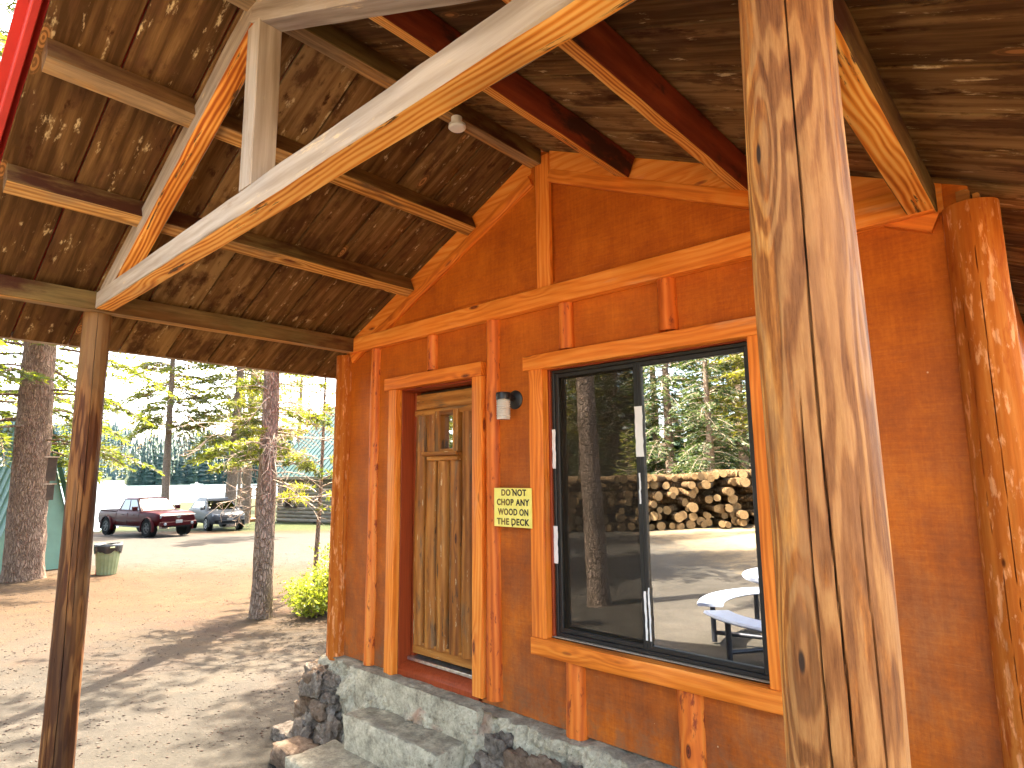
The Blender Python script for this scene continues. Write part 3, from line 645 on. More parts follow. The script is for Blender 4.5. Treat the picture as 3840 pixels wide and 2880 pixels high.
for sgn in (-1, 1):
    xe = (XL - .03) if sgn < 0 else (XR + .03); nrm = Vector((sgn * SINR, 0, COSR))
    a_, c_ = Vector((XA, YF - .012, ZA)), Vector((xe, YF - .012, roof_z(xe)))
    b.beam(a_ + nrm * 0.038, c_ + nrm * 0.038, 0.030, 0.072, nrm, ch=0.004, wob=0, n=1)
    b.beam(a_ + nrm * 0.079 + Vector((0, -.012, 0)), c_ + nrm * 0.079 + Vector((0, -.012, 0)), 0.075, 0.008, nrm, ch=0.002, wob=0, n=1)
cpart('rake_fascia', b, MT['redmetal'], roof)
for xe, sgn in ((XL, -1), (XR, 1)):
    b = MB(); b.beam((xe + sgn * .014, YF + .03, roof_z(xe) + .018), (xe + sgn * .014, YB, roof_z(xe) + .018), 0.026, 0.05); cpart('eave_fascia', b, MT['grey'], roof)
# purlins, square to the slope
for x, inner in ((-3.628, 0), (-2.962, 0), (-1.655, 0), (-1.00, 0)):
    sgn = -1 if x < XA else 1; nrm = Vector((sgn * SINR, 0, COSR)); c = Vector((x, 0, roof_z(x))) - nrm * 0.0605
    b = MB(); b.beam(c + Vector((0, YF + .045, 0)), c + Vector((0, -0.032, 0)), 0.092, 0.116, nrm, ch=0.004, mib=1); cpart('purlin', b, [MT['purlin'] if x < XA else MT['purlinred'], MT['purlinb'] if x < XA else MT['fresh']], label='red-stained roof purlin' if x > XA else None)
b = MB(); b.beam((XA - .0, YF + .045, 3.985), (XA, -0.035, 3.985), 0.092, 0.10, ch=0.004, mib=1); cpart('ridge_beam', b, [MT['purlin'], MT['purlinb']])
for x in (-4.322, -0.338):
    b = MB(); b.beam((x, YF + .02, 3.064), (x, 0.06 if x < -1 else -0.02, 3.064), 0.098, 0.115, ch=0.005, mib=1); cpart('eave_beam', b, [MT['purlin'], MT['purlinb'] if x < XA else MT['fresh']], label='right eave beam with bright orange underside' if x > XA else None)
# front truss
b = MB(); b.beam((-4.285, -1.825, 3.067), (-0.30, -1.825, 3.067), 0.100, 0.103, ch=0.005, mib=1, wob=0.002); cpart('tie_beam', b, [MT['grey'], MT['fresh']], label='long grey tie beam with orange underside crossing the porch')
b = MB(); b.beam((-2.288, -1.825, 3.12), (-2.288, -1.825, 3.83), 0.104, 0.098, (0, 1, 0), ch=0.004, mib=0); cpart('king_post', b, [MT['grey']])
for sgn in (-1, 1):
    nrm = Vector((sgn * SINR, 0, COSR)); x0, x1 = (XA - .0, -4.25) if sgn < 0 else (XA + .06, -0.38)
    P0, P1 = Vector((x0, -1.822, roof_z(x0))) - nrm * 0.118, Vector((x1, -1.822, roof_z(x1))) - nrm * 0.118
    b = MB(); b.beam(P0, P1, 0.094, 0.122, nrm, ch=0.004, mib=1); cpart('rafter', b, [MT['grey'], MT['fresh']] if sgn < 0 else [MT['grey'], MT['grey']])
# porch posts with drying cracks
def post(x, y, r, stained, label, z0=None, z1=3.012, name='porch_post', mat=None, crk=None):
    z0 = ground_z(x, y) - .1 if z0 is None else z0
    seg, rows = 260, 260; vs, gs, ck, fc, fs = [], [], [], [], []
    off = Vector((random.uniform(-9, 9),) * 3); L = z1 - z0
    view = math.atan2(CAM.y - y, CAM.x - x)
    ncr = 5; cr_ = [(view + a_, random.uniform(0.15, 0.45), t0, t1, w_) for a_, t0, t1, w_ in (crk or ((0.10, 0.40, 1.0, .0055), (-0.22, 0.05, 0.74, .006), (0.62, 0.3, 0.7, .004), (-0.75, 0.0, 0.35, .0035), (2.4, .2, .9, .006)))]
    for i in range(rows + 1):
        t = i / rows; rr = r * (1.06 - 0.10 * t)
        for k in range(seg):
            th = 2 * math.pi * k / seg
            q = Vector((t * L * 1.4, math.cos(th), math.sin(th))) + off
            d = 0.006 * mnoise.noise(q) + 0.0022 * mnoise.noise(Vector((t * L * 2.5, math.cos(th) * 5, math.sin(th) * 5)) + off)
            c_ = 0.0
            for (a_, sl_, t0, t1, w_) in cr_:
                if t0 < t < t1:
                    pa = a_ + (t - .5) * sl_ * -.55 + 0.10 * mnoise.noise(Vector((t * 5, a_ * 9, 2)))
                    da = abs((th - pa + math.pi) % (2 * math.pi) - math.pi); ww = w_ * 1.9 * math.sin(math.pi * (t - t0) / (t1 - t0)) ** .5
                    if da < ww * 2: c_ = max(c_, max(0.0, 1 - da / (ww * 2)) ** .6)
            vs.append((x + (rr + d - 0.010 * c_) * math.cos(th), y + (rr + d - 0.010 * c_) * math.sin(th), z0 + t * L))
            gs.append(off + Vector((t * L, r * math.cos(th), r * math.sin(th)))); ck.append(c_ ** 1.2)
            fc.append(0.5 + 0.5 * math.cos(th - view - 0.25))
    idx = np.arange((rows + 1) * seg).reshape(rows + 1, seg); nx_ = np.roll(idx, -1, 1)
    f = np.stack([idx[:-1], nx_[:-1], nx_[1:], idx[1:]], -1).reshape(-1, 4)
    b = MB(); b.v = vs; b.gc = gs; b.rnd = [0.5] * len(vs); b.f = [tuple(int(q) for q in a) for a in f] + [tuple(range(seg - 1, -1, -1)), tuple(rows * seg + k for k in range(seg))]; b.mi = [0] * len(b.f)
    return cpart(name, b, mat or (MT['postdark'] if stained else MT['post']), label=label, extra={'crack': ck, 'face': fc})
post(-4.40, -1.83, 0.078, True, 'dark brown stained porch post, farther one on the left')
post(-0.284, -1.83, 0.0765, False, 'near peeled golden porch post with grey weathering and long cracks')
post(-4.47, -0.005, 0.081, True, None, .58, 3.0, 'corner_post', MT['cornerlog'], ((0.2, .1, .6, .003),))
post(-0.19, -0.005, 0.093, True, None, .42, 3.0, 'corner_post', MT['cornerlog'], ((0.05, 0.40, 1.0, .0035), (-0.35, 0.0, 0.5, .003), (-.6, .5, .9, .0025)))
# ---- foundation: mortar band with rubble
b = MB(); nxx, nzz = 300, 50
def found_y(x, z): return -0.10 - 0.10 * (1 - min(1, max(0, (z - .1) / .5))) + 0.06 * mnoise.noise(Vector((x * 5, z * 6, 1))) + 0.045 * abs(mnoise.noise(Vector((x * 13, z * 14, 4)))) + 0.025 * mnoise.noise(Vector((x * 32, z * 32, 7)))
vs = []
for j in range(nzz + 3):
    for i in range(nxx + 1):
        x = -4.56 + 4.5 * i / nxx
        if j <= nzz: z = -0.15 + 0.755 * j / nzz; yv = found_y(x, z); zz = z
        else: zz = 0.605 + (0.004 if j == nzz + 1 else 0.006); yv = found_y(x, .605) * (0.5 if j == nzz + 1 else 0) + (0.06 if j == nzz + 2 else 0)
        ex = 0.0
        if i == 0: yv += 0.05
        vs.append((x, yv, zz - (0.02 * abs(mnoise.noise(Vector((x * 9, 0, 0)))) if j >= nzz else 0)))
fs = [(j * (nxx + 1) + i, j * (nxx + 1) + i + 1, (j + 1) * (nxx + 1) + i + 1, (j + 1) * (nxx + 1) + i) for j in range(nzz + 2) for i in range(nxx)]
b.add(vs, fs)
b.box((-4.54, -0.06, -0.15), (-4.44, 6.9, 0.60)); b.box((-0.22, 0.0, -0.15), (-0.12, 6.9, 0.60)); b.box((-4.44, 0.02, -0.15), (-0.22, 0.1, 0.60))
nm_ = len(b.f)
placed = [(-4.55, -0.12, 0.47, .10), (-4.60, -0.12, 0.33, .12), (-4.60, -0.13, 0.16, .13), (-4.42, -0.19, 0.46, .10), (-4.32, -0.18, 0.28, .10), (-4.45, -0.22, 0.10, .13), (-4.60, 0.08, 0.40, .12), (-4.60, 0.10, 0.15, .14), (-4.20, -0.20, 0.12, .12), (-4.62, 0.32, 0.3, .15),
          (-2.66, -0.13, 0.34, .085), (-2.52, -0.15, 0.20, .11), (-2.42, -0.12, 0.40, .08), (-2.30, -0.17, 0.26, .10), (-2.12, -0.14, 0.30, .10), (-2.70, -0.17, 0.08, .11), (-2.38, -0.20, 0.05, .12), (-2.0, -0.19, 0.12, .12), (-1.85, -0.15, 0.33, .09), (-1.62, -0.17, 0.22, .11), (-1.35, -0.15, 0.36, .10), (-1.1, -0.17, 0.2, .13), (-0.8, -0.16, 0.33, .11), (-0.5, -0.17, 0.2, .13)]
rs = np.random.default_rng(4)
for i in range(30):
    x = rs.uniform(-2.72, -.35); placed.append((x, rs.uniform(-.17, -.12), rs.uniform(.0, .47), rs.uniform(.045, .095)))
for i in range(14): placed.append((rs.uniform(-4.66, -4.2), rs.uniform(-.2, -.1), rs.uniform(.05, .5), rs.uniform(.05, .09)))
placed += [(-2.56, -0.13, 0.46, .07), (-2.22, -0.15, 0.44, .075), (-1.98, -0.14, 0.42, .08), (-1.75, -0.17, 0.16, .10), (-1.5, -0.14, 0.40, .075), (-2.45, -0.21, 0.14, .10), (-2.25, -0.22, 0.02, .12), (-1.95, -0.21, 0.26, .09)]
for (x, y, z, r) in placed: b.rock((x, y - .015, z), r * 1.2, 4, 0.9, 1, (random.uniform(.8, 1.2), .7, random.uniform(.7, 1.05)))
cpart('foundation', b, [MT['concrete'], MT['rock']], sharp=60)
# ---- concrete steps
steps = thing('concrete_steps', 'worn grey concrete steps below the log-plank door', 'steps', (-3.35, -0.3, 0))
def slab(x0, x1, y0, y1, z0, z1):
    b = MB(); nx_, ny_, nz_ = 34, 14, 8; V = {}
    def vid(i, j, k):
        if (i, j, k) not in V:
            p = Vector((x0 + (x1 - x0) * i / nx_, y0 + (y1 - y0) * j / ny_, z0 + (z1 - z0) * k / nz_)); c = Vector(((x0 + x1) / 2, (y0 + y1) / 2, (z0 + z1) / 2))
            e = sum((i in (0, nx_), j in (0,), k in (nz_,)))
            q = p * 6; d = 0.010 * mnoise.noise(q) + 0.008 * mnoise.noise(q * 3.3) + 0.004 * mnoise.noise(q * 9)
            n_ = (p - c); n_ = Vector((n_.x / (x1 - x0), n_.y / (y1 - y0), n_.z / (z1 - z0)))
            p = p + n_.normalized() * d - (n_.normalized() * (0.012 + 0.02 * max(0, mnoise.noise(p * 9))) if e >= 2 else Vector((0, 0, 0)))
            V[(i, j, k)] = (len(vs)); vs.append(p)
        return V[(i, j, k)]
    vs, fs = [], []
    for i in range(nx_):
        for j in range(ny_): fs.append((vid(i, j, nz_), vid(i + 1, j, nz_), vid(i + 1, j + 1, nz_), vid(i, j + 1, nz_))); fs.append((vid(i, j + 1, 0), vid(i + 1, j + 1, 0), vid(i + 1, j, 0), vid(i, j, 0)))
        for k in range(nz_): fs.append((vid(i, 0, k), vid(i + 1, 0, k), vid(i + 1, 0, k + 1), vid(i, 0, k + 1))); fs.append((vid(i + 1, ny_, k), vid(i, ny_, k), vid(i, ny_, k + 1), vid(i + 1, ny_, k + 1)))
    for j in range(ny_):
        for k in range(nz_): fs.append((vid(0, j + 1, k), vid(0, j, k), vid(0, j, k + 1), vid(0, j + 1, k + 1))); fs.append((vid(nx_, j, k), vid(nx_, j + 1, k), vid(nx_, j + 1, k + 1), vid(nx_, j, k + 1)))
    b.add(vs, fs); return b
for (x0, x1, y0, y1, z0, z1) in ((-4.05, -2.78, -0.125, 0.0, 0.0, 0.606), (-3.83, -2.87, -0.36, -0.10, 0.0, 0.41), (-4.0, -2.75, -0.68, -0.32, -0.05, 0.20)):
    obj('step', slab(x0, x1, y0, y1, z0, z1), MT['concrete'], steps, sharp=50)
for i, (x, y, r, lab) in enumerate(((-4.30, -0.42, 0.14, 'grey boulder on the ground beside the lowest concrete step'), (-4.75, -0.25, 0.10, 'small dark rock at the foot of the stone foundation corner'))):
    b = MB(); b.rock((x, y, ground_z(x, y) + r * .3), r, 4, 0.4, 0, (1.3, 1.0, .7)); o = obj('boulder', b, MT['rock']); tag(o, lab, 'boulder')

# ================================================================ things on the cabin
sign = thing('warning_sign', 'square yellow sign reading DO NOT CHOP ANY WOOD ON THE DECK', 'sign', (-2.52, -0.072, 1.80))
n = NT('yellow_sign_paint'); v = n.noise(n.obj(), 14, 5)
n.principled(n.ramp(v, [(0.3, (0.84, 0.72, 0.13)), (0.7, (0.92, 0.82, 0.22))]), 0.45); MT['yellow'] = n.m
b = MB(); b.box((-2.671, -0.074, 1.686), (-2.368, -0.069, 1.917), ch=0.001); obj('sign_board', b, MT['yellow'], sign)
n = NT('faded_sign_letters'); p = n.obj(); fx = n.math('ADD', n.n("SeparateXYZ", {0: p}, out=None).outputs[0], n.math('MULTIPLY', n.math('SUBTRACT', n.noise(p, 22, 3), 0.5), 0.10))
n.principled(n.ramp(n.math('ADD', n.math('MULTIPLY', fx, 4.0), 0.5), [(0.25, (0.20, 0.115, 0.025)), (0.62, (0.03, 0.022, 0.012))]), 0.6); MT['letters'] = n.m
for i, tx in enumerate(("DO NOT", "CHOP ANY", "WOOD ON", "THE DECK")):
    words = []
    for wd in tx.split():
        cu = bpy.data.curves.new('line', 'FONT'); cu.body = wd; cu.size = 0.052; cu.align_x = 'LEFT'; cu.align_y = 'CENTER'; cu.offset = 0.0016; cu.extrude = 0.0006; cu.space_character = 1.12
        to = bpy.data.objects.new('tmp', cu); COL.objects.link(to); dg = bpy.context.evaluated_depsgraph_get(); me = bpy.data.meshes.new_from_object(to.evaluated_get(dg)); bpy.data.objects.remove(to)
        xs = [v_.co.x for v_ in me.vertices]; words.append((me, min(xs), max(xs) - min(xs)))
    tot = sum(q[2] for q in words) + 0.020; k = min(1.0, (0.262 if len(tx) > 7 else 0.245 if len(tx) > 6 else 0.20) / tot); x = -tot * k / 2 + (0.004 if i else .012)
    for me, xm, wl_ in words:
        for v_ in me.vertices: v_.co = Vector(((v_.co.x - xm) * k + x, -0.0035 - v_.co.z, v_.co.y + 0.088 - 0.0575 * i))
        x += wl_ * k + 0.020 * k
        o = bpy.data.objects.new('lettering', me); COL.objects.link(o); me.materials.clear(); me.materials.append(MT['letters']); o.parent = sign
for x, z in ((-2.52, 1.908), (-2.52, 1.694)):
    b = MB(); b.lathe((x, -0.077, z), (0, 1, 0), [(0.004, 0), (0.005, .002), (0.005, .004)], 10); obj('nail', b, MT['steel'], sign)
lamp = thing('wall_lamp', 'black outdoor wall lamp with a ribbed glass jar beside the door', 'lamp', (-2.552, 0, 2.46))
b = MB(); b.lathe((-2.552, 0.0, 2.462), (0, -1, 0), [(0.060, 0.0), (0.060, 0.006), (0.052, 0.012), (0.045, 0.013), (0.03, 0.022), (0.012, 0.024)], 28); obj('mounting_plate', b, MT['blackmetal'], lamp)
b = MB(); b.log((-2.552, -0.02, 2.462), (-2.552, -0.09, 2.478), 0.015, 0.015, 12, 3, 0, (0, 0, 1)); b.lathe((-2.552, -0.112, 2.455), (0, 0, 1), [(0.046, 0.0), (0.047, 0.03), (0.044, 0.042), (0.02, 0.047), (0.0, 0.047)], 24); obj('lamp_cap', b, MT['blackmetal'], lamp)
n = NT('ribbed_jar_glass'); d_ = n.n("BsdfPrincipled", {'Base Color': (0.86, 0.84, 0.78, 1), 'Roughness': 0.15, 'Transmission Weight': 0.35, 'IOR': 1.4}); n.t.links.new(d_, n.out.inputs[0]); MT['jar'] = n.m
pr = [(0.038, 0.0)]
for i in range(8): h = 0.010 + i * 0.0135; pr += [(0.0445, h), (0.0405, h + 0.006)]
pr += [(0.040, 0.122)]
b = MB(); b.lathe((-2.552, -0.112, 2.455), (0, 0, -1), [(r_, h) for r_, h in pr][::-1][::-1], 28); 
b.v = b.v; obj('glass_jar', b, MT['jar'], lamp)
cl = thing('ceiling_lamp', 'small white porcelain lamp holder under the porch ridge beam', 'lamp', (-2.30, -0.74, 3.935))
b = MB(); b.lathe((-2.30, -0.74, 3.935), (0, 0, -1), [(0.030, 0.0), (0.030, 0.045), (0.024, 0.050)], 20); obj('lamp_base', b, MT['white'], cl)
b = MB(); b.lathe((-2.285, -0.75, 3.888), (0, 0, -1), [(0.030, 0.0), (0.046, 0.006), (0.048, 0.022), (0.040, 0.030), (0.018, 0.032)], 24); obj('lamp_socket', b, MT['white'], cl)
# ================================================================ trees
def nrmz(a): return a / np.maximum(np.linalg.norm(a, axis=-1, keepdims=True), 1e-9)
def blades(base, d, length, width, r):
    """diamond needle sprays: base points, unit directions, lengths, widths"""
    n_ = len(base); s_ = nrmz(np.cross(d, r.normal(size=(n_, 3))))
    up_ = np.cross(s_, d) * (r.uniform(-.12, .12, (n_, 1)) * length[:, None])
    mid = base + d * (length * 0.5)[:, None] + up_
    v = np.stack([base, mid + s_ * (width * .5)[:, None], base + d * length[:, None], mid - s_ * (width * .5)[:, None]], 1).reshape(-1, 3)
    f = np.arange(n_ * 4).reshape(-1, 4); return v, f
def tubes(P0, P1, r0, r1, k=4):
    """many tapered sticks as one array"""
    n_ = len(P0); d = nrmz(P1 - P0); a = np.where(np.abs(d[:, 2:3]) < .9, np.array([[0, 0, 1.]]), np.array([[1., 0, 0]]))
    u = nrmz(np.cross(d, a)); v_ = np.cross(d, u); rings = []
    for (P, rr) in ((P0, r0), (P1, r1)):
        for q in range(k):
            th = 2 * math.pi * q / k; rings.append(P + u * (rr * math.cos(th))[:, None] + v_ * (rr * math.sin(th))[:, None])
    V = np.stack(rings, 1).reshape(-1, 3); o = (np.arange(n_) * 2 * k)[:, None]; F = []
    for q in range(k): F.append(np.concatenate([o + q, o + (q + 1) % k, o + k + (q + 1) % k, o + k + q], 1))
    return V, np.stack(F, 1).reshape(-1, 4)
def conifer_data(H, r0, z0, Rc, seed, nb, tw=14, bl=(.10, .028), per=6, droop=.35, top=.12, style='fir', lower_thin=0.0, gap=0.0, up0=0.15, twl=.42):
    r = np.random.default_rng(seed); segs = []; fb, fd, fl = [], [], []
    for i in range(nb):
        t = (i + r.uniform(0, 1)) / nb; z = z0 + (H * .99 - z0) * t ** 1.05
        if r.uniform() < gap: continue
        prof = (1 - t) ** .75 * (0.75 + .25 * min(1, t * 6)) + .04
        L = max(.25, Rc * prof * r.uniform(.65, 1.15)); az = r.uniform(0, 2 * math.pi) if i % 2 else i * 2.399
        el = up0 + (.55 - up0) * t + r.uniform(-.12, .12); dirh = np.array([math.cos(az), math.sin(az), 0]); side = np.array([-math.sin(az), math.cos(az), 0])
        trr = r0 * (1 - z / H) * .8; m_ = 6; pts = []
        for j in range(m_ + 1):
            s_ = j / m_; pts.append(dirh * (trr + L * s_ * math.cos(el * .6)) + np.array([0, 0, z + L * (math.sin(el) * s_ - droop * s_ * s_ + .12 * droop * s_ ** 4)]) + side * (L * .06 * math.sin(s_ * 3 + az)))
        pts = np.array(pts); br = max(.006, .012 * L)
        for j in range(m_): segs.append((pts[j], pts[j + 1], br * (1 - j / m_) + .004, br * (1 - (j + 1) / m_) + .003))
        nt = max(4, int(tw * L / 2))
        for j in range(nt):
            s_ = .18 + .82 * (j + r.uniform()) / nt
            if r.uniform() < lower_thin * (1 - t): continue
            q = s_ * m_; a = min(int(q), m_ - 1); p = pts[a] + (pts[a + 1] - pts[a]) * (q - a); dv = nrmz(pts[a + 1] - pts[a])
            sg = 1 if j % 2 else -1
            td = nrmz(dv * r.uniform(.55, 1.0) + side * sg * r.uniform(.5, 1.0) * (1.0 if s_ < .93 else .3) + np.array([0, 0, r.uniform(-.35, .15)]))
            tl = L * twl * (1.02 - s_) * r.uniform(.6, 1.2) + .10
            if style == 'pine': tl *= .55
            e = p + td * tl + np.array([0, 0, -.10 * tl]); segs.append((p, e, .005, .002))
            k = max(3, int(per * tl / (bl[0] * 1.6)))
            if style == 'pine':
                k = per * 4; base = np.repeat(e[None], k, 0) - td * (r.uniform(0, .14, (k, 1))); d_ = nrmz(td * r.uniform(.1, .9, (k, 1)) + r.normal(size=(k, 3)) * .62)
            else:
                u_ = r.uniform(.05, 1.0, (k, 1)); base = p + (e - p) * u_
                ts = nrmz(np.cross(td, np.array([0, 0, 1.0])) + 1e-6)
                d_ = nrmz(td * r.uniform(.45, 1.0, (k, 1)) + ts * r.choice([-1, 1], (k, 1)) * r.uniform(.25, .8, (k, 1)) + r.normal(size=(k, 3)) * .18)
            fb.append(base); fd.append(d_); fl.append(np.full(k, r.uniform(0, 1)))
    fb, fd, fl = np.concatenate(fb), np.concatenate(fd), np.concatenate(fl)
    n_ = len(fb); ln = bl[0] * r.uniform(.7, 1.35, n_); wd = bl[1] * r.uniform(.7, 1.3, n_)
    V, F = blades(fb, fd, ln, wd, r); rn = np.repeat(np.clip(fl * .75 + r.uniform(0, .25, n_), 0, 1), 4)
    sg = np.array([(*a, *b_, c, d) for a, b_, c, d in segs]); TV, TF = tubes(sg[:, :3], sg[:, 3:6], sg[:, 6], sg[:, 7], 4)
    return V, F, rn, TV, TF
def trunk_mb(H, r0, seed, flare=.35, seg=28):
    random.seed(seed); b = MB(); b.log((0, 0, -.25), (0, 0, H), r0, r0 * .06, seg, int(H * 5), r0 * .10, (0, 1, 0), flare=r0 * flare, bend=.012 * H); return b
def make_tree(name, label, cat, H, r0, z0, Rc, seed, nb, leaf='needles', bark='bark', group=None, flare=.35, seg=28, **kw):
    t = thing(name, label, cat, (0, 0, 0), 0, group)
    obj('trunk', trunk_mb(H, r0, seed, flare, seg), MT[bark], t, local=True, sharp=None)
    V, F, rn, TV, TF = conifer_data(H, r0, z0, Rc, seed, nb, **kw)
    me = mkmesh('crown', V, F, [MT[leaf]], rnd=rn); o = bpy.data.objects.new('crown', me); COL.objects.link(o); o.parent = t
    me = mkmesh('limbs', TV, TF, [MT['deadtwig'] if bark == 'bark' else MT[bark]], smooth=True, sharp=None); o = bpy.data.objects.new('limbs', me); COL.objects.link(o); o.parent = t
    random.seed(seed * 3 + 1); return t
def put(t, x, y, rz=0, dz=0): t.location = (x, y, ground_z(x, y) + dz); t.rotation_euler = (0, 0, rz); return t
def dead_twigs(t, z0, z1, n_, L, seed, hang=.4):
    r = np.random.default_rng(seed); segs = []
    for i in range(n_):
        z = r.uniform(z0, z1); az = r.uniform(0, 2 * math.pi); l = L * r.uniform(.4, 1.1); p = np.array([math.cos(az) * .1, math.sin(az) * .1, z]); d = np.array([math.cos(az), math.sin(az), r.uniform(-.3, .3)]); rr = .011
        for j in range(6):
            e = p + nrmz(d) * l / 6; segs.append((p, e, rr, rr * .8)); 
            for q in range(2):
                dd = nrmz(d + r.normal(size=3) * .8 + np.array([0, 0, -hang * .5])); ee = e + dd * l * r.uniform(.12, .3); segs.append((e, ee, .005, .003)); segs.append((ee, ee + nrmz(dd + r.normal(size=3) * .6) * l * .12, .003, .002))
            p = e; rr *= .82; d = d + r.normal(size=3) * .22 + np.array([0, 0, -hang * .28])
    sg = np.array([(*a, *b_, c, d) for a, b_, c, d in segs]); V, F = tubes(sg[:, :3], sg[:, 3:6], sg[:, 6], sg[:, 7], 4)
    me = mkmesh('dead_branches', V, F, [MT['deadtwig']]); o = bpy.data.objects.new('dead_branches', me); COL.objects.link(o); o.parent = t

# the near pine that throws its trunk shadow across the yard
t = make_tree('pine_tree', 'slender pine with bare grey dead twigs beside the yellow-green bush', 'tree', 15.0, .165, 4.2, 1.8, 11, 52, leaf='needlesyel', bark='bark', style='pine', bl=(.13, .018), per=9, droop=.25, tw=11, gap=.22, up0=.25, twl=.5)
dead_twigs(t, 1.7, 3.9, 40, 1.2, 5)
V, F, rn, TV, TF = conifer_data(4.6, .165, 2.35, 1.15, 17, 22, tw=18, bl=(.11, .018), per=10, droop=.35, style='pine', up0=.1, gap=.1)
for nm, vv, ff, mm, rr_ in (('low_boughs', V, F, MT['needles'], rn), ('low_limbs', TV, TF, MT['deadtwig'], None)):
    me = mkmesh(nm, vv, ff, [mm], rnd=rr_); o = bpy.data.objects.new(nm, me); COL.objects.link(o); o.parent = t
put(t, -9.70, 1.93, 0.6)
# the big fir at the left edge
t = make_tree('fir_tree', 'massive thick-trunked fir at the left with wooden boxes nailed to it', 'tree', 27.0, .40, 2.9, 3.1, 23, 150, leaf='needles', bark='barkred', bl=(.15, .04), per=7, droop=.45, tw=24, up0=.1, lower_thin=.05, flare=.30, seg=40)
put(t, -18.35, .42, 2.2)
# trees beyond the yard, near the lake
def ray_tree(u, D, *a, rz=0, **k):
    x, y = at(u, D); return put(make_tree(*a, **k), x, y, rz)
t638 = ray_tree(638, 43, 'fir_tree', 'tall thin fir rising behind the dark red pickup', 'tree', 22, .24, 6.0, 3.0, 31, 110, leaf='needlesyel', bark='bark', bl=(.30, .075), per=8, droop=.55, tw=18, gap=.05)
ray_tree(872, 43, 'fir_tree', 'stout yellow-green fir standing behind the silver car', 'tree', 24, .36, 4.2, 3.7, 37, 135, leaf='needlesyel', bark='bark', bl=(.28, .07), per=8, droop=.5, tw=18)
ray_tree(930, 47, 'fir_tree', 'leaning-looking grey-trunked fir to the right of the silver car', 'tree', 21, .34, 5.5, 3.0, 41, 80, leaf='needles', bark='bark', bl=(.30, .075), per=5, droop=.5, tw=12)
ray_tree(905, 56, 'fir_tree', 'thin bare-stemmed fir between the two trunks behind the silver car', 'tree', 18, .16, 7, 2.2, 43, 60, leaf='needlesyel', bark='bark', bl=(.32, .08), per=4, tw=10)
ray_tree(1010, 33, 'fir_tree', 'loose fir with fine needles in front of the green-roofed lodge', 'tree', 13, .12, 3.9, 2.3, 47, 70, leaf='needlesyel', bark='bark', style='pine', bl=(.20, .032), per=6, tw=12, up0=.4)
ray_tree(1195, 13.2, 'young_pine', 'airy pine branching just left of the cabin corner post', 'tree', 7.5, .05, 1.5, 1.25, 53, 60, leaf='needlesyel', bark='bark', style='pine', bl=(.13, .02), per=6, tw=12, up0=.5, gap=.1)
ray_tree(283, 25, 'fir_tree', 'drooping yellow-green fir just right of the thick trunk', 'tree', 18, .15, 2.6, 2.3, 59, 56, leaf='needlesyel', bark='bark', bl=(.20, .055), per=6, droop=.6, tw=16, gap=.1)
ray_tree(-130, 24, 'fir_tree', 'dark fir rising past the red roof edge at the far left', 'tree', 24, .24, 2.4, 3.8, 67, 130, leaf='needles', bark='barkred', bl=(.18, .05), per=6, droop=.5, tw=18)
ray_tree(1120, 70, 'fir_tree', 'tall dark fir beyond the green-roofed lodge', 'tree', 26, .3, 4, 3.8, 73, 90, leaf='needles', bark='bark', bl=(.34, .09), per=5, tw=12)

V, F, rn, TV, TF = conifer_data(15, .24, 6.3, 3.6, 61, 36, tw=14, bl=(.26, .05), per=5, droop=.8, up0=-.05)
for nm, vv, ff, mm, rr_ in (('dead_needles', V, F, MT['needlesbrown'], rn), ('dead_limbs', TV, TF, MT['bark'], None)):
    me = mkmesh(nm, vv, ff, [mm], rnd=rr_); o = bpy.data.objects.new(nm, me); COL.objects.link(o); o.parent = t638
# two firs beside the cabin, up-sun of the porch: their crowns shade the ground in front of the steps
t = make_tree('fir_tree', 'dense fir growing close behind the left corner of the cabin', 'tree', 16, .18, 3.4, 2.3, 91, 140, leaf='needlesyel', bark='bark', bl=(.16, .045), per=7, droop=.4, tw=18); put(t, -8.0, 4.7)
c = dup(t, (-9.2, 8.3, ground_z(-9.2, 8.3)), 2.0, 'second fir farther back beside the cabin wall', 1.1)
# bush by the near pine
bt = thing('bush', 'bright yellow-green leafy bush against the cabin corner', 'bush')
r = np.random.default_rng(3); stems, fb, fd = [], [], []
for i in range(130):
    az, sp = r.uniform(0, 6.28), r.uniform(.05, .42); cl_ = ((0, 0, 1.0), (.42, .20, .80), (-.38, .30, .62), (.15, -.38, .55), (-.30, -.22, .42))[i % 5]; h = r.uniform(.45, 1.1) * cl_[2]; p = np.array([cl_[0] * .6, cl_[1] * .6, 0]); e = np.array([cl_[0] + math.cos(az) * sp, cl_[1] + math.sin(az) * sp, h]); stems.append((*p, *e, .006, .002))
    k = 40; u_ = r.uniform(.15, 1.02, (k, 1)) ** .8; fb.append(p + (e - p) * u_ + r.normal(size=(k, 3)) * .055); fd.append(nrmz(r.normal(size=(k, 3)) + np.array([0, 0, .5])))
fb, fd = np.concatenate(fb), np.concatenate(fd); n_ = len(fb); V, F = blades(fb, fd, .062 * r.uniform(.7, 1.3, n_), .034 * r.uniform(.7, 1.3, n_), r)
me = mkmesh('leaves', V, F, [MT['bush']], rnd=np.repeat(r.uniform(0, 1, n_), 4)); o = bpy.data.objects.new('leaves', me); COL.objects.link(o); o.parent = bt
sg = np.array(stems); V, F = tubes(sg[:, :3], sg[:, 3:6], sg[:, 6], sg[:, 7], 4); me = mkmesh('stems', V, F, [MT['bark']]); o = bpy.data.objects.new('stems', me); COL.objects.link(o); o.parent = bt
bt.scale = (1.08, 1.08, 1.0); put(bt, -9.15, 2.75)

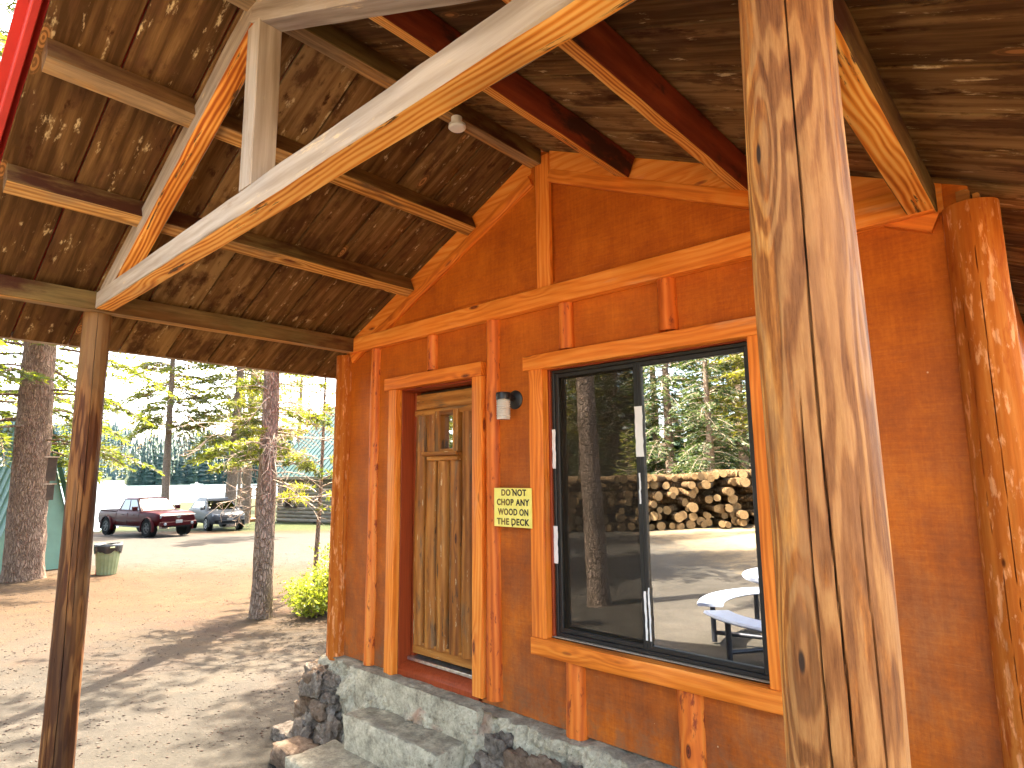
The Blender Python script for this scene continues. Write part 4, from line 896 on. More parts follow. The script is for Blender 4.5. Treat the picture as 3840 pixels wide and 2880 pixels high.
# forest behind the photographer (it shows in the window)
protoA = make_tree('spruce_tree', 'broad dark spruce behind the log pile, centre of the window reflection', 'tree', 19, .28, .5, 3.2, 81, 190, leaf='needlesdark', bark='bark', bl=(.24, .065), per=6, droop=.5, tw=16, up0=.0, group='forest trees behind the log pile')
put(protoA, -16.0, -27.5)
protoB = make_tree('fir_tree', 'tall fir behind the log pile', 'tree', 22, .24, 4.0, 2.6, 83, 150, leaf='needlesyel', bark='bark', bl=(.26, .07), per=6, droop=.45, tw=14, group='forest trees behind the log pile')
put(protoB, -21.5, -24.5)
BL = 'tall fir standing in the woods behind the log pile'
protoB['label'] = BL
for i, (x, y, s_) in enumerate(((-24.5, -31, 1.1), (-12.4, -29.5, 1.05), (-14.6, -34, 1.2), (-19.2, -32, 1.1), (-22.6, -28.5, 1.0), (-10.6, -26.5, .9), (-25, -36, 1.2), (-29.5, -25, 1.0), (-9.0, -31.0, 1.1), (-5.0, -27.5, 1.0), (-31, -33, 1.1), (-3.0, -34, 1.1), (-27, -19.5, .9), (-32.5, -22, 1.05), (-1.0, -25.0, .9), (-13.0, -42, 1.2))):
    c = dup(protoB, (x, y, ground_z(x, y)), i * 1.7, BL, s_)
for i, (x, y, s_) in enumerate(((-29, -38, .9), (-4.5, -40, .95), (-19, -44, 1.0), (-36, -28, .9), (-2, -46, .9), (-34, -45, 1.0), (-18.0, -37.0, 1.0), (-13.2, -37.0, .9), (-23.5, -33.0, .9), (-12.8, -25.5, .72), (-19.4, -27.5, .9), (-10.2, -30.0, .9))):
    dup(protoA, (x, y, ground_z(x, y)), 1 + i * 1.3, 'dark spruce deep in the woods behind the log pile', s_)
yt = make_tree('young_fir', 'small bright young fir just behind the stacked logs', 'tree', 3.6, .05, .15, .95, 87, 90, leaf='bush', bark='bark', bl=(.13, .04), per=5, droop=.2, tw=14, up0=.3); put(yt, -14.3, -20.3)
t = make_tree('pine_tree', 'bare-trunked pine standing in the yard opposite the window', 'tree', 17, .17, 6.0, 2.4, 89, 60, leaf='needles', bark='bark', style='pine', bl=(.15, .024), per=7, tw=12, gap=.1); put(t, -5.45, -4.95)
for i, (x, y, lab) in enumerate(((-13.6, -7.0, 'tall shade fir in the open yard left of the log pile'), (-9.4, -4.9, 'tall shade fir in the open yard nearest the porch'), (-11.2, -3.6, 'tall shade fir in the yard beyond the left porch post'))):
    t = dup(protoB, (x, y, ground_z(x, y)), i * 2.1, lab, .95); del t['group']

# far forest across the lake
def far_forest(name, lst, sc, seed, label=None):
    r = np.random.default_rng(seed); V, F, RN, o = [], [], [], 0
    for (x, y, z, h) in lst:
        k = 12; rnd_ = r.uniform(0, 1)
        for i in range(k):
            t = i / k; zz = z + h * (.06 + .94 * t); rr = h * .19 * (1 - t) ** .8 + .15; m_ = 7; a0 = r.uniform(0, 6.28)
            c = [(x, y, zz + h * .13)]
            for q in range(m_):
                a = a0 + 2 * math.pi * q / m_; q_ = rr * r.uniform(.65, 1.25); c.append((x + math.cos(a) * q_, y + math.sin(a) * q_, zz - h * .05 * r.uniform(.3, 1.5)))
            V += c; RN += [rnd_ * .7 + r.uniform(0, .3)] * (m_ + 1)
            for q in range(m_): F.append((o, o + 1 + q, o + 1 + (q + 1) % m_))
            o += m_ + 1
    me = mkmesh(name, np.array(V), np.array(F), [MT['farneedles']], rnd=RN); ob = bpy.data.objects.new(name, me); COL.objects.link(ob); tag(ob, kind='stuff'); return ob
L1 = []; r = np.random.default_rng(5)
for i in range(900):
    u = r.uniform(505, 1500); D = 384 + r.uniform(0, 1) ** 1.3 * 150; a = az_of(u); x, y = D * math.sin(a), -2.85 + D * math.cos(a); z = ground_z(x, y, False)
    edge = min(1, max(.35, (u - 505) / 60)); L1.append((x, y, max(z, LAKE_Z), r.uniform(13, 23) * (.6 + .4 * edge)))
far_forest('far_forest', L1, 1, 6)
L2 = []
for i in range(1500):
    u = r.uniform(-900, 700); D = 1155 + r.uniform(0, 1) * 420; a = az_of(u); x, y = D * math.sin(a), -2.85 + D * math.cos(a); L2.append((x, y, max(ground_z(x, y, False), LAKE_Z), r.uniform(14, 24)))
far_forest('far_hill_forest', L2, 1, 8)
L3 = []
for i in range(260):
    a = R(-165) + r.uniform(0, 1) * R(150) - R(60); D = r.uniform(48, 75); x, y = D * math.sin(a), -2.85 + D * math.cos(a)
    if y < -30: L3.append((x, y, ground_z(x, y, False), r.uniform(6, 12)))
far_forest('woods_backdrop', L3, 1, 9)

# ground litter: needles, cones, pebbles, gravel
def scatter(name, n_, gen, size, mat, seed, flatv=.35):
    r = np.random.default_rng(seed); base = np.array([(0, 0, 1), (1, 0, 0), (0, 1, 0), (-1, 0, 0), (0, -1, 0), (0, 0, -1)], float); bf = np.array([(0, 1, 2), (0, 2, 3), (0, 3, 4), (0, 4, 1), (5, 2, 1), (5, 3, 2), (5, 4, 3), (5, 1, 4)])
    V, F = [], []
    for i in range(n_):
        x, y = gen(r); s_ = size * r.uniform(.4, 1.4) ** 1.5; a = r.uniform(0, 6.28); q = base * np.array([s_, s_ * r.uniform(.5, 1), s_ * flatv]) * r.uniform(.75, 1.25, (6, 1))
        q = np.stack([q[:, 0] * math.cos(a) - q[:, 1] * math.sin(a), q[:, 0] * math.sin(a) + q[:, 1] * math.cos(a), q[:, 2]], 1) + np.array([x, y, ground_z(x, y) + s_ * flatv * .4]); V.append(q); F.append(bf + 6 * i)
    me = mkmesh(name, np.concatenate(V), np.concatenate(F), [mat], rnd=np.repeat(r.uniform(0, 1, n_), 6)); o = bpy.data.objects.new(name, me); COL.objects.link(o); tag(o, kind='stuff')
def g1(r):
    while True:
        D = 2.0 + 20 * r.uniform() ** 1.4; a = az_of(r.uniform(-500, 1500)); x, y = D * math.sin(a), -2.85 + D * math.cos(a)
        if not (x > -4.9 and y > -.9): return x, y
scatter('pebbles', 8000, g1, .0085, flat('pebble_stone', (0.085, 0.068, 0.052), .9, var=.4, scale=3), 1)
scatter('pine_litter', 9000, g1, .012, flat('pine_litter_bits', (0.03, 0.014, 0.007), .9, var=.4, scale=3), 2, .3)
# ================================================================ vehicles (x forward, y left, z up)
def ring(x, pts): return [(x, y, z) for y, z in pts] 
def body_ring(x, hw, z0, z1, tum=.06, r=.07, dx=0):
    """closed cross-section: sill, belly of the side, shoulder, top"""
    p = [(-hw + .10, z0), (-hw + .02, z0 + .10), (-hw, z0 + (z1 - z0) * .45), (-hw + .02, z1 - r * 1.4), (-hw + tum, z1 - r * .3), (-hw + tum + r, z1)]
    q = [(-y, z) for y, z in p[::-1]]; return [(x + (dx * (z - z0) / (z1 - z0)), y, z) for y, z in p + q]
def wheel(par, x, y, rad, wd, tyre, rimm, spokes, rimr):
    s_ = 1 if y > 0 else -1; wl = MB()
    wl.lathe((x, y - s_ * wd / 2, rad), (0, s_, 0), [(rad * .6, 0), (rad * .95, .0), (rad, .03), (rad, wd - .03), (rad * .95, wd), (rad * rimr, wd - .012), (rad * rimr * .97, wd - .05), (.02, wd - .06)], 28)
    o = obj('wheel', wl, tyre, par, local=True)
    rm = MB(); rm.lathe((x, y + s_ * (wd / 2 - .055), rad), (0, s_, 0), [(rad * .12, .0), (rad * .14, .035), (.01, .045)], 14)
    for k in range(spokes):
        a = 2 * math.pi * k / spokes; d = Vector((math.cos(a), 0, math.sin(a))); c = Vector((x, y + s_ * (wd / 2 - .032), rad))
        rm.beam(c + d * rad * .1, c + d * rad * rimr * .97, rad * .17, .022, (0, 1, 0), ch=.004, wob=0, n=1)
    rm.lathe((x, y + s_ * (wd / 2 - .05), rad), (0, s_, 0), [(rad * rimr * .86, 0), (rad * rimr * .99, .0), (rad * rimr * .99, .042), (rad * rimr * .9, .042), (rad * rimr * .86, 0)], 28)
    obj('rim', rm, rimm, o, local=True)
def arch(b, x, y, rad, s_, wd=.05, mi=0, thick=.075, z=None):
    z = z if z is not None else rad; n_ = 18; vs, fs = [], []
    for i in range(n_ + 1):
        a = R(-18) + R(216) * i / n_; c_, q = math.cos(a), math.sin(a)
        for (rr, yy) in ((rad * 1.12, y - s_ * .03), (rad * 1.13, y + s_ * wd), (rad * 1.13 + thick * .6, y + s_ * wd), (rad * 1.13 + thick, y - s_ * .03)): vs.append((x + rr * c_, yy, z + rr * q))
    for i in range(n_):
        for k in range(4): fs.append((i * 4 + k, i * 4 + (k + 1) % 4, i * 4 + 4 + (k + 1) % 4, i * 4 + 4 + k))
    fs += [(3, 2, 1, 0), tuple(n_ * 4 + k for k in range(4))]; b.add(vs, fs, mi)
def well(b, x, y, rad, s_, mi):
    b.lathe((x, y - s_ * .25, rad), (0, s_, 0), [(rad * 1.13, 0), (rad * 1.13, .2565), (.01, .2565)], 28, mi)
def quad(b, pts, off, mi=0, th=.006):
    p = [Vector(q) for q in pts]; n_ = (p[1] - p[0]).cross(p[2] - p[0]).normalized(); o = [q + n_ * off for q in p] + [q + n_ * (off - th) for q in p]; m_ = len(p)
    b.add(o, [tuple(range(m_)), tuple(range(2 * m_ - 1, m_ - 1, -1))] + [(i, i + m_, (i + 1) % m_ + m_, (i + 1) % m_) for i in range(m_)], mi)
def shrink(pts, k):
    c = sum((Vector(p) for p in pts), Vector()) / len(pts); return [c + (Vector(p) - c) * k for p in pts]
def carpaint(name, c): 
    n = NT(name); v = n.noise(n.obj(), 3, 3); col = n.ramp(v, [(.3, tuple(a * .9 for a in c)), (.7, tuple(a * 1.1 for a in c))]); n.principled(col, .36, None, .07, 0.0); return n.m
MT['maroon'] = carpaint('dark_red_car_paint', (0.030, 0.0006, 0.0018)); MT['silver'] = carpaint('grey_silver_car_paint', (0.045, 0.047, 0.050))
MT['tyre'] = flat('tyre_rubber', (0.004, 0.004, 0.004), .9, spec=.1); MT['darkrim'] = flat('dark_alloy', (0.012, 0.012, 0.013), .5, .2); MT['alloy'] = flat('bright_alloy', (0.22, 0.22, 0.23), .35, .3)
MT['lens'] = flat('headlight_lens', (0.16, 0.17, 0.18), .15, .1, .5); MT['chrome'] = flat('chrome', (0.20, 0.20, 0.21), .2, .4); MT['plate'] = flat('licence_plate', (0.14, 0.145, 0.145), .5); MT['grille'] = flat('black_grille', (0.003, 0.003, 0.0035), .6, spec=.1)
# ---- pickup
tk = thing('pickup_truck', 'dark red four-door pickup truck parked by the lake', 'truck')
W2 = .98; b = MB()
b.loft([body_ring(-2.72, W2 - .05, .52, 1.13), body_ring(-2.6, W2 - .01, .48, 1.14), body_ring(-1.02, W2, .48, 1.14), body_ring(-1.0, W2, .46, 1.16), body_ring(1.0, W2, .46, 1.17), body_ring(1.35, W2, .50, 1.18), body_ring(2.35, W2 - .03, .52, 1.13), body_ring(2.62, W2 - .07, .52, 1.06), body_ring(2.72, W2 - .16, .56, .98)])
for s_ in (-1, 1):
    for x in (-1.78, 1.82): arch(b, x, s_ * (W2 - .02), .41, s_, .075)
    for x in (-1.78, 1.82): well(b, x, s_ * (W2 - .012), .41, s_, 1)
b.beam((2.70, -.88, .60), (2.70, .88, .60), .16, .20, ch=.03, wob=0)          # bumper
obj('body', b, [MT['maroon'], MT['grille']], tk, local=True, sharp=35)
b = MB(); b.box((-2.6, -W2 + .13, 1.10), (-1.1, W2 - .13, 1.146)); obj('bed_liner', b, MT['grille'], tk, local=True)
b = MB()
for s_ in (-1, 1): b.beam((-2.68, s_ * (W2 - .09), 1.165), (-1.02, s_ * (W2 - .09), 1.165), .09, .05, ch=.012, wob=0)
b.beam((-2.66, -.86, 1.165), (-2.66, .86, 1.165), .08, .05, ch=.012, wob=0); obj('bed_rail', b, MT['maroon'], tk, local=True)
B_ = dict(rb=(-.98, .86), rt=(-.72, .70), ft=(.42, .70), fb=(1.12, .88)); zb, zt = 1.16, 1.80
def cabpt(k, s_, z): x, hw = B_[k]; return Vector((x, s_ * hw, z))
b = MB(); b.loft([[cabpt('rb', -1, zb), cabpt('fb', -1, zb), cabpt('fb', 1, zb), cabpt('rb', 1, zb)], [Vector((-.74, -.72, 1.74)), Vector((.48, -.72, 1.74)), Vector((.48, .72, 1.74)), Vector((-.74, .72, 1.74))], [Vector((-.66, -.62, zt)), Vector((.30, -.62, zt)), Vector((.30, .62, zt)), Vector((-.66, .62, zt))]])
obj('cab', b, MT['maroon'], tk, local=True, sharp=30)
def lerp(a, c, t): return Vector(a) + (Vector(c) - Vector(a)) * t
def face(a0, a1, c1, c0, u0, u1, v0, v1): return [lerp(lerp(a0, a1, u0), lerp(c0, c1, u0), v0), lerp(lerp(a0, a1, u1), lerp(c0, c1, u1), v0), lerp(lerp(a0, a1, u1), lerp(c0, c1, u1), v1), lerp(lerp(a0, a1, u0), lerp(c0, c1, u0), v1)]
def glassq(par, fa, *a, name='side_window'):
    b = MB(); q = face(*fa, *a); quad(b, q, .007, th=.005); return obj(name, b, MT['carglass'], par, local=True)
top = {(k, s_): Vector((x, s_ * .72, 1.74)) for k, x in (('r', -.74), ('f', .48)) for s_ in (-1, 1)}
fr = (cabpt('fb', -1, zb), cabpt('fb', 1, zb), top['f', 1], top['f', -1]); glassq(tk, fr, .06, .94, .08, .95, name='windscreen')
sR = (cabpt('rb', -1, zb), cabpt('fb', -1, zb), top['f', -1], top['r', -1]); glassq(tk, sR, .10, .46, .12, .93); glassq(tk, sR, .51, .90, .12, .93)
sL = (cabpt('fb', 1, zb), cabpt('rb', 1, zb), top['r', 1], top['f', 1]); glassq(tk, sL, .10, .49, .12, .93); glassq(tk, sL, .54, .90, .12, .93)
rr_ = (cabpt('rb', 1, zb), cabpt('rb', -1, zb), top['r', -1], top['r', 1]); glassq(tk, rr_, .1, .9, .2, .9, name='rear_window')
for s_ in (-1, 1):
    b = MB(); b.box((.78, min(s_ * .94, s_ * 1.17), 1.20), (.90, max(s_ * .94, s_ * 1.17), 1.40), ch=.03); obj('door_mirror', b, MT['maroon'], tk, local=True)
    b = MB(); b.box((2.55, min(s_ * .52, s_ * .86), .86), (2.70, max(s_ * .52, s_ * .86), 1.02), ch=.02); obj('headlight', b, MT['lens'], tk, local=True)
    b = MB(); b.lathe((2.75, s_ * .66, .60), (1, 0, 0), [(.07, 0), (.07, .04), (.05, .05)], 16); obj('fog_lamp', b, MT['lens'], tk, local=True)
    b = MB(); b.beam((-.95, s_ * .92, .44), (1.25, s_ * .92, .44), .12, .05, ch=.01, wob=0); obj('side_step', b, MT['blackmetal'], tk, local=True)
    for x in (-.3, .62):
        b = MB(); b.beam((x, s_ * (W2 + .005), 1.0), (x - .17, s_ * (W2 + .005), 1.0), .03, .03, ch=.006, wob=0, n=1); obj('door_handle', b, MT['maroon'], tk, local=True)
    b = MB()
    for x0 in (-.96, .06, 1.05): b.beam((x0, s_ * (W2 - .006), .56), (x0 + (.03 if x0 > 1 else 0), s_ * (W2 - .012), 1.10), .012, .012, (0, 1, 0), ch=.002, wob=0)
    obj('door_seam', b, MT['grille'], tk, local=True)
b = MB(); b.box((2.63, -.48, .82), (2.715, .48, 1.00), ch=.02); g_ = obj('grille', b, MT['grille'], tk, local=True)
b = MB()
for z in (.865, .905, .955): b.beam((2.72, -.46, z), (2.72, .46, z), .014, .018, ch=.003, wob=0, n=1)
obj('grille_bar', b, MT['maroon'], g_, local=True)
b = MB()
for (ry, rz) in ((.10, .065), (.05, .045), (.085, .024)):
    pts = [(2.735, ry * math.cos(2 * math.pi * k / 24), .93 + (0 if rz > .03 else .022) + rz * math.sin(2 * math.pi * k / 24)) for k in range(24)]
    for k in range(24): b.beam(pts[k], pts[(k + 1) % 24], .014, .014, (1, 0, 0), ch=.002, wob=0, n=1)
obj('emblem', b, MT['chrome'], g_, local=True)
b = MB(); b.box((2.785, -.16, .62), (2.80, .16, .77), ch=.004); obj('licence_plate', b, MT['plate'], tk, local=True)
b = MB(); b.box((2.60, -.7, .44), (2.75, .7, .52), ch=.01); obj('air_dam', b, MT['grille'], tk, local=True)
for x in (-1.78, 1.82):
    for s_ in (-1, 1): wheel(tk, x, s_ * .88, .41, .28, MT['tyre'], MT['darkrim'], 6, .62)
def place_by_wheel(t, wx, wy, px, py, h):
    hx, hy = h; a = math.atan2(hy, hx); c_, s_ = math.cos(a), math.sin(a)
    ox, oy = px - (wx * c_ - wy * s_), py - (wx * s_ + wy * c_); t.location = (ox, oy, ground_z(px, py, False) + .015); t.rotation_euler = (0, 0, a)
place_by_wheel(tk, 1.82, -.9, -32.69, 7.52, (.977, .203))
# ---- grey car
sv = thing('suv', 'grey-silver sport utility car parked to the right of the dark red pickup', 'car')
W3 = .96; b = MB()
b.loft([body_ring(-2.36, W3 - .14, .50, 1.05), body_ring(-2.22, W3 - .04, .40, 1.10), body_ring(-1.2, W3, .36, 1.12), body_ring(.9, W3, .36, 1.08), body_ring(1.4, W3, .38, 1.06), body_ring(2.0, W3 - .06, .36, .98), body_ring(2.24, W3 - .15, .38, .88), body_ring(2.36, W3 - .32, .42, .76)])
for s_ in (-1, 1):
    for x in (-1.42, 1.47): arch(b, x, s_ * (W3 - .03), .37, s_, .04, 0, .05); well(b, x, s_ * (W3 - .014), .37, s_, 1)
b.loft([[Vector((2.28, -.70, .38)), Vector((2.40, -.55, .36)), Vector((2.42, .55, .36)), Vector((2.28, .70, .38))], [Vector((2.30, -.74, .58)), Vector((2.43, -.55, .56)), Vector((2.43, .55, .56)), Vector((2.30, .74, .58))]])
obj('body', b, [MT['silver'], MT['grille']], sv, local=True, sharp=35)
z0_, z1_, z2_ = 1.08, 1.58, 1.70
C0 = [Vector((-2.15, -.84, z0_)), Vector((1.22, -.86, z0_)), Vector((1.22, .86, z0_)), Vector((-2.15, .84, z0_))]
C1 = [Vector((-1.85, -.66, z1_)), Vector((.32, -.68, z1_)), Vector((.32, .68, z1_)), Vector((-1.85, .66, z1_))]
C2 = [Vector((-1.6, -.54, z2_)), Vector((.0, -.56, z2_)), Vector((.0, .56, z2_)), Vector((-1.6, .54, z2_))]
b = MB(); b.loft([C0, C1, C2]); obj('cabin_shell', b, MT['silver'], sv, local=True, sharp=30)
glassq(sv, (C0[1], C0[2], C1[2], C1[1]), .06, .94, .06, .97, name='windscreen')
sR = (C0[0], C0[1], C1[1], C1[0]); sL = (C0[2], C0[3], C1[3], C1[2])
for u0, u1 in ((.10, .31), (.34, .60), (.63, .90)): glassq(sv, sR, u0, u1, .12, .93)
for u0, u1 in ((.10, .37), (.40, .66), (.69, .90)): glassq(sv, sL, u0, u1, .12, .93)
for s_ in (-1, 1):
    b = MB(); b.box((.78, min(s_ * .92, s_ * 1.13), 1.10), (.92, max(s_ * .92, s_ * 1.13), 1.26), ch=.03); obj('door_mirror', b, MT['blackmetal'], sv, local=True)
    b = MB(); b.loft([[Vector((2.06, s_ * .84, .80)), Vector((2.28, s_ * .50, .76)), Vector((2.26, s_ * .50, .90)), Vector((2.02, s_ * .84, .93))], [Vector((2.16, s_ * .86, .80)), Vector((2.36, s_ * .50, .76)), Vector((2.33, s_ * .50, .89)), Vector((2.10, s_ * .86, .92))]]); obj('headlight', b, MT['lens'], sv, local=True)
    b = MB(); b.box((2.28, min(s_ * .42, s_ * .78), .46), (2.405, max(s_ * .42, s_ * .78), .60), ch=.015); obj('air_intake', b, MT['grille'], sv, local=True)
    b = MB(); b.beam((-1.5, s_ * .56, 1.72), (.0, s_ * .58, 1.725), .035, .035, ch=.008, wob=0); obj('roof_rail', b, MT['chrome'], sv, local=True)
b = MB(); b.box((2.33, -.48, .72), (2.40, .48, .86), ch=.012); g_ = obj('grille', b, MT['grille'], sv, local=True)
b = MB()
for z in (.755, .815): b.beam((2.405, -.46, z), (2.405, .46, z), .014, .018, ch=.003, wob=0, n=1)
obj('grille_bar', b, MT['chrome'], g_, local=True)
b = MB(); pts = [(2.425, .085 * math.cos(2 * math.pi * k / 24), .80 + .085 * math.sin(2 * math.pi * k / 24)) for k in range(24)]
for k in range(24): b.beam(pts[k], pts[(k + 1) % 24], .016, .016, (1, 0, 0), ch=.002, wob=0, n=1)
for p, q in (((-.035, .87), (0, .805)), ((.035, .87), (0, .805)), ((-.07, .84), (-.035, .735)), ((-.035, .735), (0, .80)), ((0, .80), (.035, .735)), ((.035, .735), (.07, .84))): b.beam((2.425, p[0], p[1]), (2.425, q[0], q[1]), .014, .014, (1, 0, 0), ch=.002, wob=0, n=1)
obj('emblem', b, MT['chrome'], g_, local=True)
b = MB(); b.box((2.44, -.17, .58), (2.452, .17, .70), ch=.004); obj('licence_plate', b, MT['plate'], sv, local=True)
b = MB(); b.box((2.37, -.46, .42), (2.442, .46, .53), ch=.01); obj('lower_grille', b, MT['grille'], sv, local=True)
for x in (-1.42, 1.47):
    for s_ in (-1, 1): wheel(sv, x, s_ * .86, .37, .24, MT['tyre'], MT['alloy'], 5, .70)
place_by_wheel(sv, 1.47, -.9, -35.70, 11.40, (.993, -.097))

# ================================================================ yard things
tb = thing('trash_bin', 'pale green ribbed trash can with a black bag folded over its rim', 'trash bin')
n = NT('pale_green_plastic'); v = n.noise(n.obj(), 5, 4); n.principled(n.ramp(v, [(.3, (.17, .20, .09)), (.7, (.24, .27, .14))]), .5, Subsurface_Weight=0.0); MT['binplastic'] = n.m
b = MB(); seg = 72; pr_ = [(.205, 0), (.21, .02), (.262, .60), (.275, .605), (.285, .70), (.29, .715), (.28, .72), (.265, .70), (.25, .45), (.20, .06), (.01, .05)]; vs, fs = [], []
for i, (r_, h) in enumerate(pr_):
    for k in range(seg):
        th = 2 * math.pi * k / seg; rr = r_ + (.007 * (1 if (k // 2) % 2 else -1) if 1 <= i <= 2 else 0); vs.append((rr * math.cos(th), rr * math.sin(th), h))
for i in range(len(pr_) - 1):
    for k in range(seg): fs.append((i * seg + k, i * seg + (k + 1) % seg, (i + 1) * seg + (k + 1) % seg, (i + 1) * seg + k))
fs.append(tuple(range(seg - 1, -1, -1))); b.add(vs, fs); obj('can', b, MT['binplastic'], tb, local=True)
b = MB(); vs, fs = [], []; seg = 64
for i, (r_, h) in enumerate(((.25, .66), (.272, .725), (.298, .728), (.304, .68), (.294, .58), (.288, .53))):
    for k in range(seg):
        th = 2 * math.pi * k / seg; q = mnoise.noise(Vector((math.cos(th) * 3, math.sin(th) * 3, i))); rr = r_ + (.010 * q if i > 1 else 0); vs.append((rr * math.cos(th), rr * math.sin(th), h + (.045 * q + .03 * math.sin(th * 5) if i >= 4 else .008 * q)))
for i in range(5):
    for k in range(seg): fs.append((i * seg + k, i * seg + (k + 1) % seg, (i + 1) * seg + (k + 1) % seg, (i + 1) * seg + k))
b.add(vs, fs); obj('bag', b, flat('black_plastic_bag', (.022, .022, .022), .22, spec=.6), tb, local=True, sharp=None)
for s_ in (-1, 1):
    b = MB(); b.box((min(s_ * .28, s_ * .33), -.05, .64), (max(s_ * .28, s_ * .33), .05, .67), ch=.01); obj('handle', b, MT['binplastic'], tb, local=True)
put(tb, -17.75, 1.93)
b = MB(); b.log((-17.95, 1.80, ground_z(-17.95, 1.8) - .05), (-17.95, 1.80, ground_z(-17.95, 1.8) + .56), .055, .055, 16, 4, .001); b.lathe((-17.95, 1.80, ground_z(-17.95, 1.8) + .56), (0, 0, 1), [(.075, 0), (.075, .04), (.04, .08), (.0, .09)], 14)
tag(obj('marker_post', b, MT['redmetal']), 'short red post half hidden beside the green trash can', 'post')
MT['darkbox'] = flat('dark_weathered_box_wood', (0.05, 0.03, 0.018), .85, var=.3)
# wooden boxes on the big fir
for i, (u, z0, z1, dp, lab) in enumerate(((186, 1.95, 2.5, .17, 'upper dark wooden box fixed to the thick trunk'), (184, 1.50, 1.86, .20, 'lower wooden box with pale lid fixed to the thick trunk'))):
    x, y = at(u, 18.55); t = thing('tree_box', lab, 'box', (x, y, z0)); t.rotation_euler = (0, 0, .3)
    b = MB(); b.box((-.16, -.14, 0), (.16, .14, z1 - z0), ch=.006); obj('box_body', b, MT['darkbox'], t, local=True)
    b = MB(); b.box((-.19, -.17, z1 - z0), (.19, .17, z1 - z0 + .03), ch=.004); obj('box_lid', b, MT['grey'], t, local=True)
# small green A-frame hut behind the big fir
hut = thing('a_frame_hut', 'pale green metal A-frame roof reaching to the ground behind the thick trunk', 'hut', (-21.6, .45, ground_z(-21.6, .45)))
hut.rotation_euler = (0, 0, R(20))
b = MB(); nrib = 12; hw, hh, ln = 1.25, 3.9, 3.2
for s_ in (-1, 1):
    n_ = Vector((0, s_ * hh, hw)).normalized()
    for i in range(nrib):
        x0, x1 = -ln / 2 + ln * i / nrib, -ln / 2 + ln * (i + 1) / nrib
        vs = [];
        for (xx, o_) in ((x0, .03), (x0 + .05, .03), (x0 + .07, 0), (x1, 0)):
            vs += [Vector((xx, 0, hh)) + n_ * o_, Vector((xx, s_ * hw, -.1)) + n_ * o_]
        f_ = [(0, 1, 3, 2), (2, 3, 5, 4), (4, 5, 7, 6)]; b.add(vs, f_ if s_ < 0 else [q[::-1] for q in f_])
obj('roof', b, MT['palegreen'], hut, local=True, smooth=False)
b = MB(); b.prism([(-hw + .08, -.1), (hw - .08, -.1), (0, hh - .2)], ln / 2 - .25, ln / 2 - .2, axis=0); b.prism([(-hw + .08, -.1), (hw - .08, -.1), (0, hh - .2)], -ln / 2 + .2, -ln / 2 + .25, axis=0); obj('end_wall', b, MT['palegreen'], hut, local=True)
# lodge with the green roof
dirw = Vector((.963, .271, 0)).normalized(); ang = math.atan2(dirw.y, dirw.x)
lodge = thing('lodge', 'pale log lodge with a steep blue-green metal roof beyond the road', 'building', (*at(1048, 47.5), -1.38)); lodge.rotation_euler = (0, 0, ang)
b = MB(); z = -.3; k = 0
while z < 3.45:
    b.log((0, .12, z + .13), (13, .12, z + .13), .14, .14, 10, 4, .006); b.log((.12, 0, z + .13), (.12, 9, z + .13), .14, .14, 10, 4, .006); z += .262
b.box((0.1, .1, -.6), (13, 9, 3.5)); obj('log_wall', b, MT['siding'], lodge, local=True)
b = MB(); nr_ = 34; pitch = 0.92
for (ya, za_, yb_, zb_) in ((-.5, 3.3, 5.6, 3.3 + 6.1 * pitch), (11.7, 3.3, 5.6, 3.3 + 6.1 * pitch)):
    d = Vector((0, yb_ - ya, zb_ - za_)); n_ = Vector((0, -d.z, d.y)).normalized() if ya < 4 else Vector((0, d.z, -d.y)).normalized()
    for i in range(nr_):
        x0, x1 = -.6 + 14.2 * i / nr_, -.6 + 14.2 * (i + 1) / nr_; vs = []
        for (xx, o_) in ((x0, .05), (x0 + .06, .05), (x0 + .08, 0), (x1, 0)): vs += [Vector((xx, ya, za_)) + n_ * o_, Vector((xx, yb_, zb_)) + n_ * o_]
        f_ = [(0, 2, 3, 1), (2, 4, 5, 3), (4, 6, 7, 5)]; b.add(vs, f_ if ya < 4 else [q[::-1] for q in f_])
obj('roof', b, MT['greenroof'], lodge, local=True, smooth=False)
b = MB(); b.beam((-.6, -.52, 3.26), (13.6, -.52, 3.26), .05, .2, ch=.01, wob=0); obj('eave_board', b, MT['siding'], lodge, local=True)
b = MB(); frame(b, .9, 1.9, 1.2, 2.4, .09, -.12, .0); wdo = obj('window', b, MT['darkbox'], lodge, local=True); b = MB(); b.box((.99, -.06, 1.29), (1.81, -.05, 2.31), ch=0); obj('pane', b, MT['carglass'], wdo, local=True)
b = MB(); frame(b, 3.7, 4.3, -.05, .3, .06, -.16, -.03); b.box((3.76, -.10, 0), (4.24, -.08, .25), ch=0); obj('vent', b, MT['grille'], lodge, local=True)
b = MB(); b.prism([(.1, 3.5), (11, 3.5), (5.6, 3.4 + 5.3 * pitch)], .05, .15, axis=0); obj('gable_wall', b, MT['siding'], lodge, local=True)
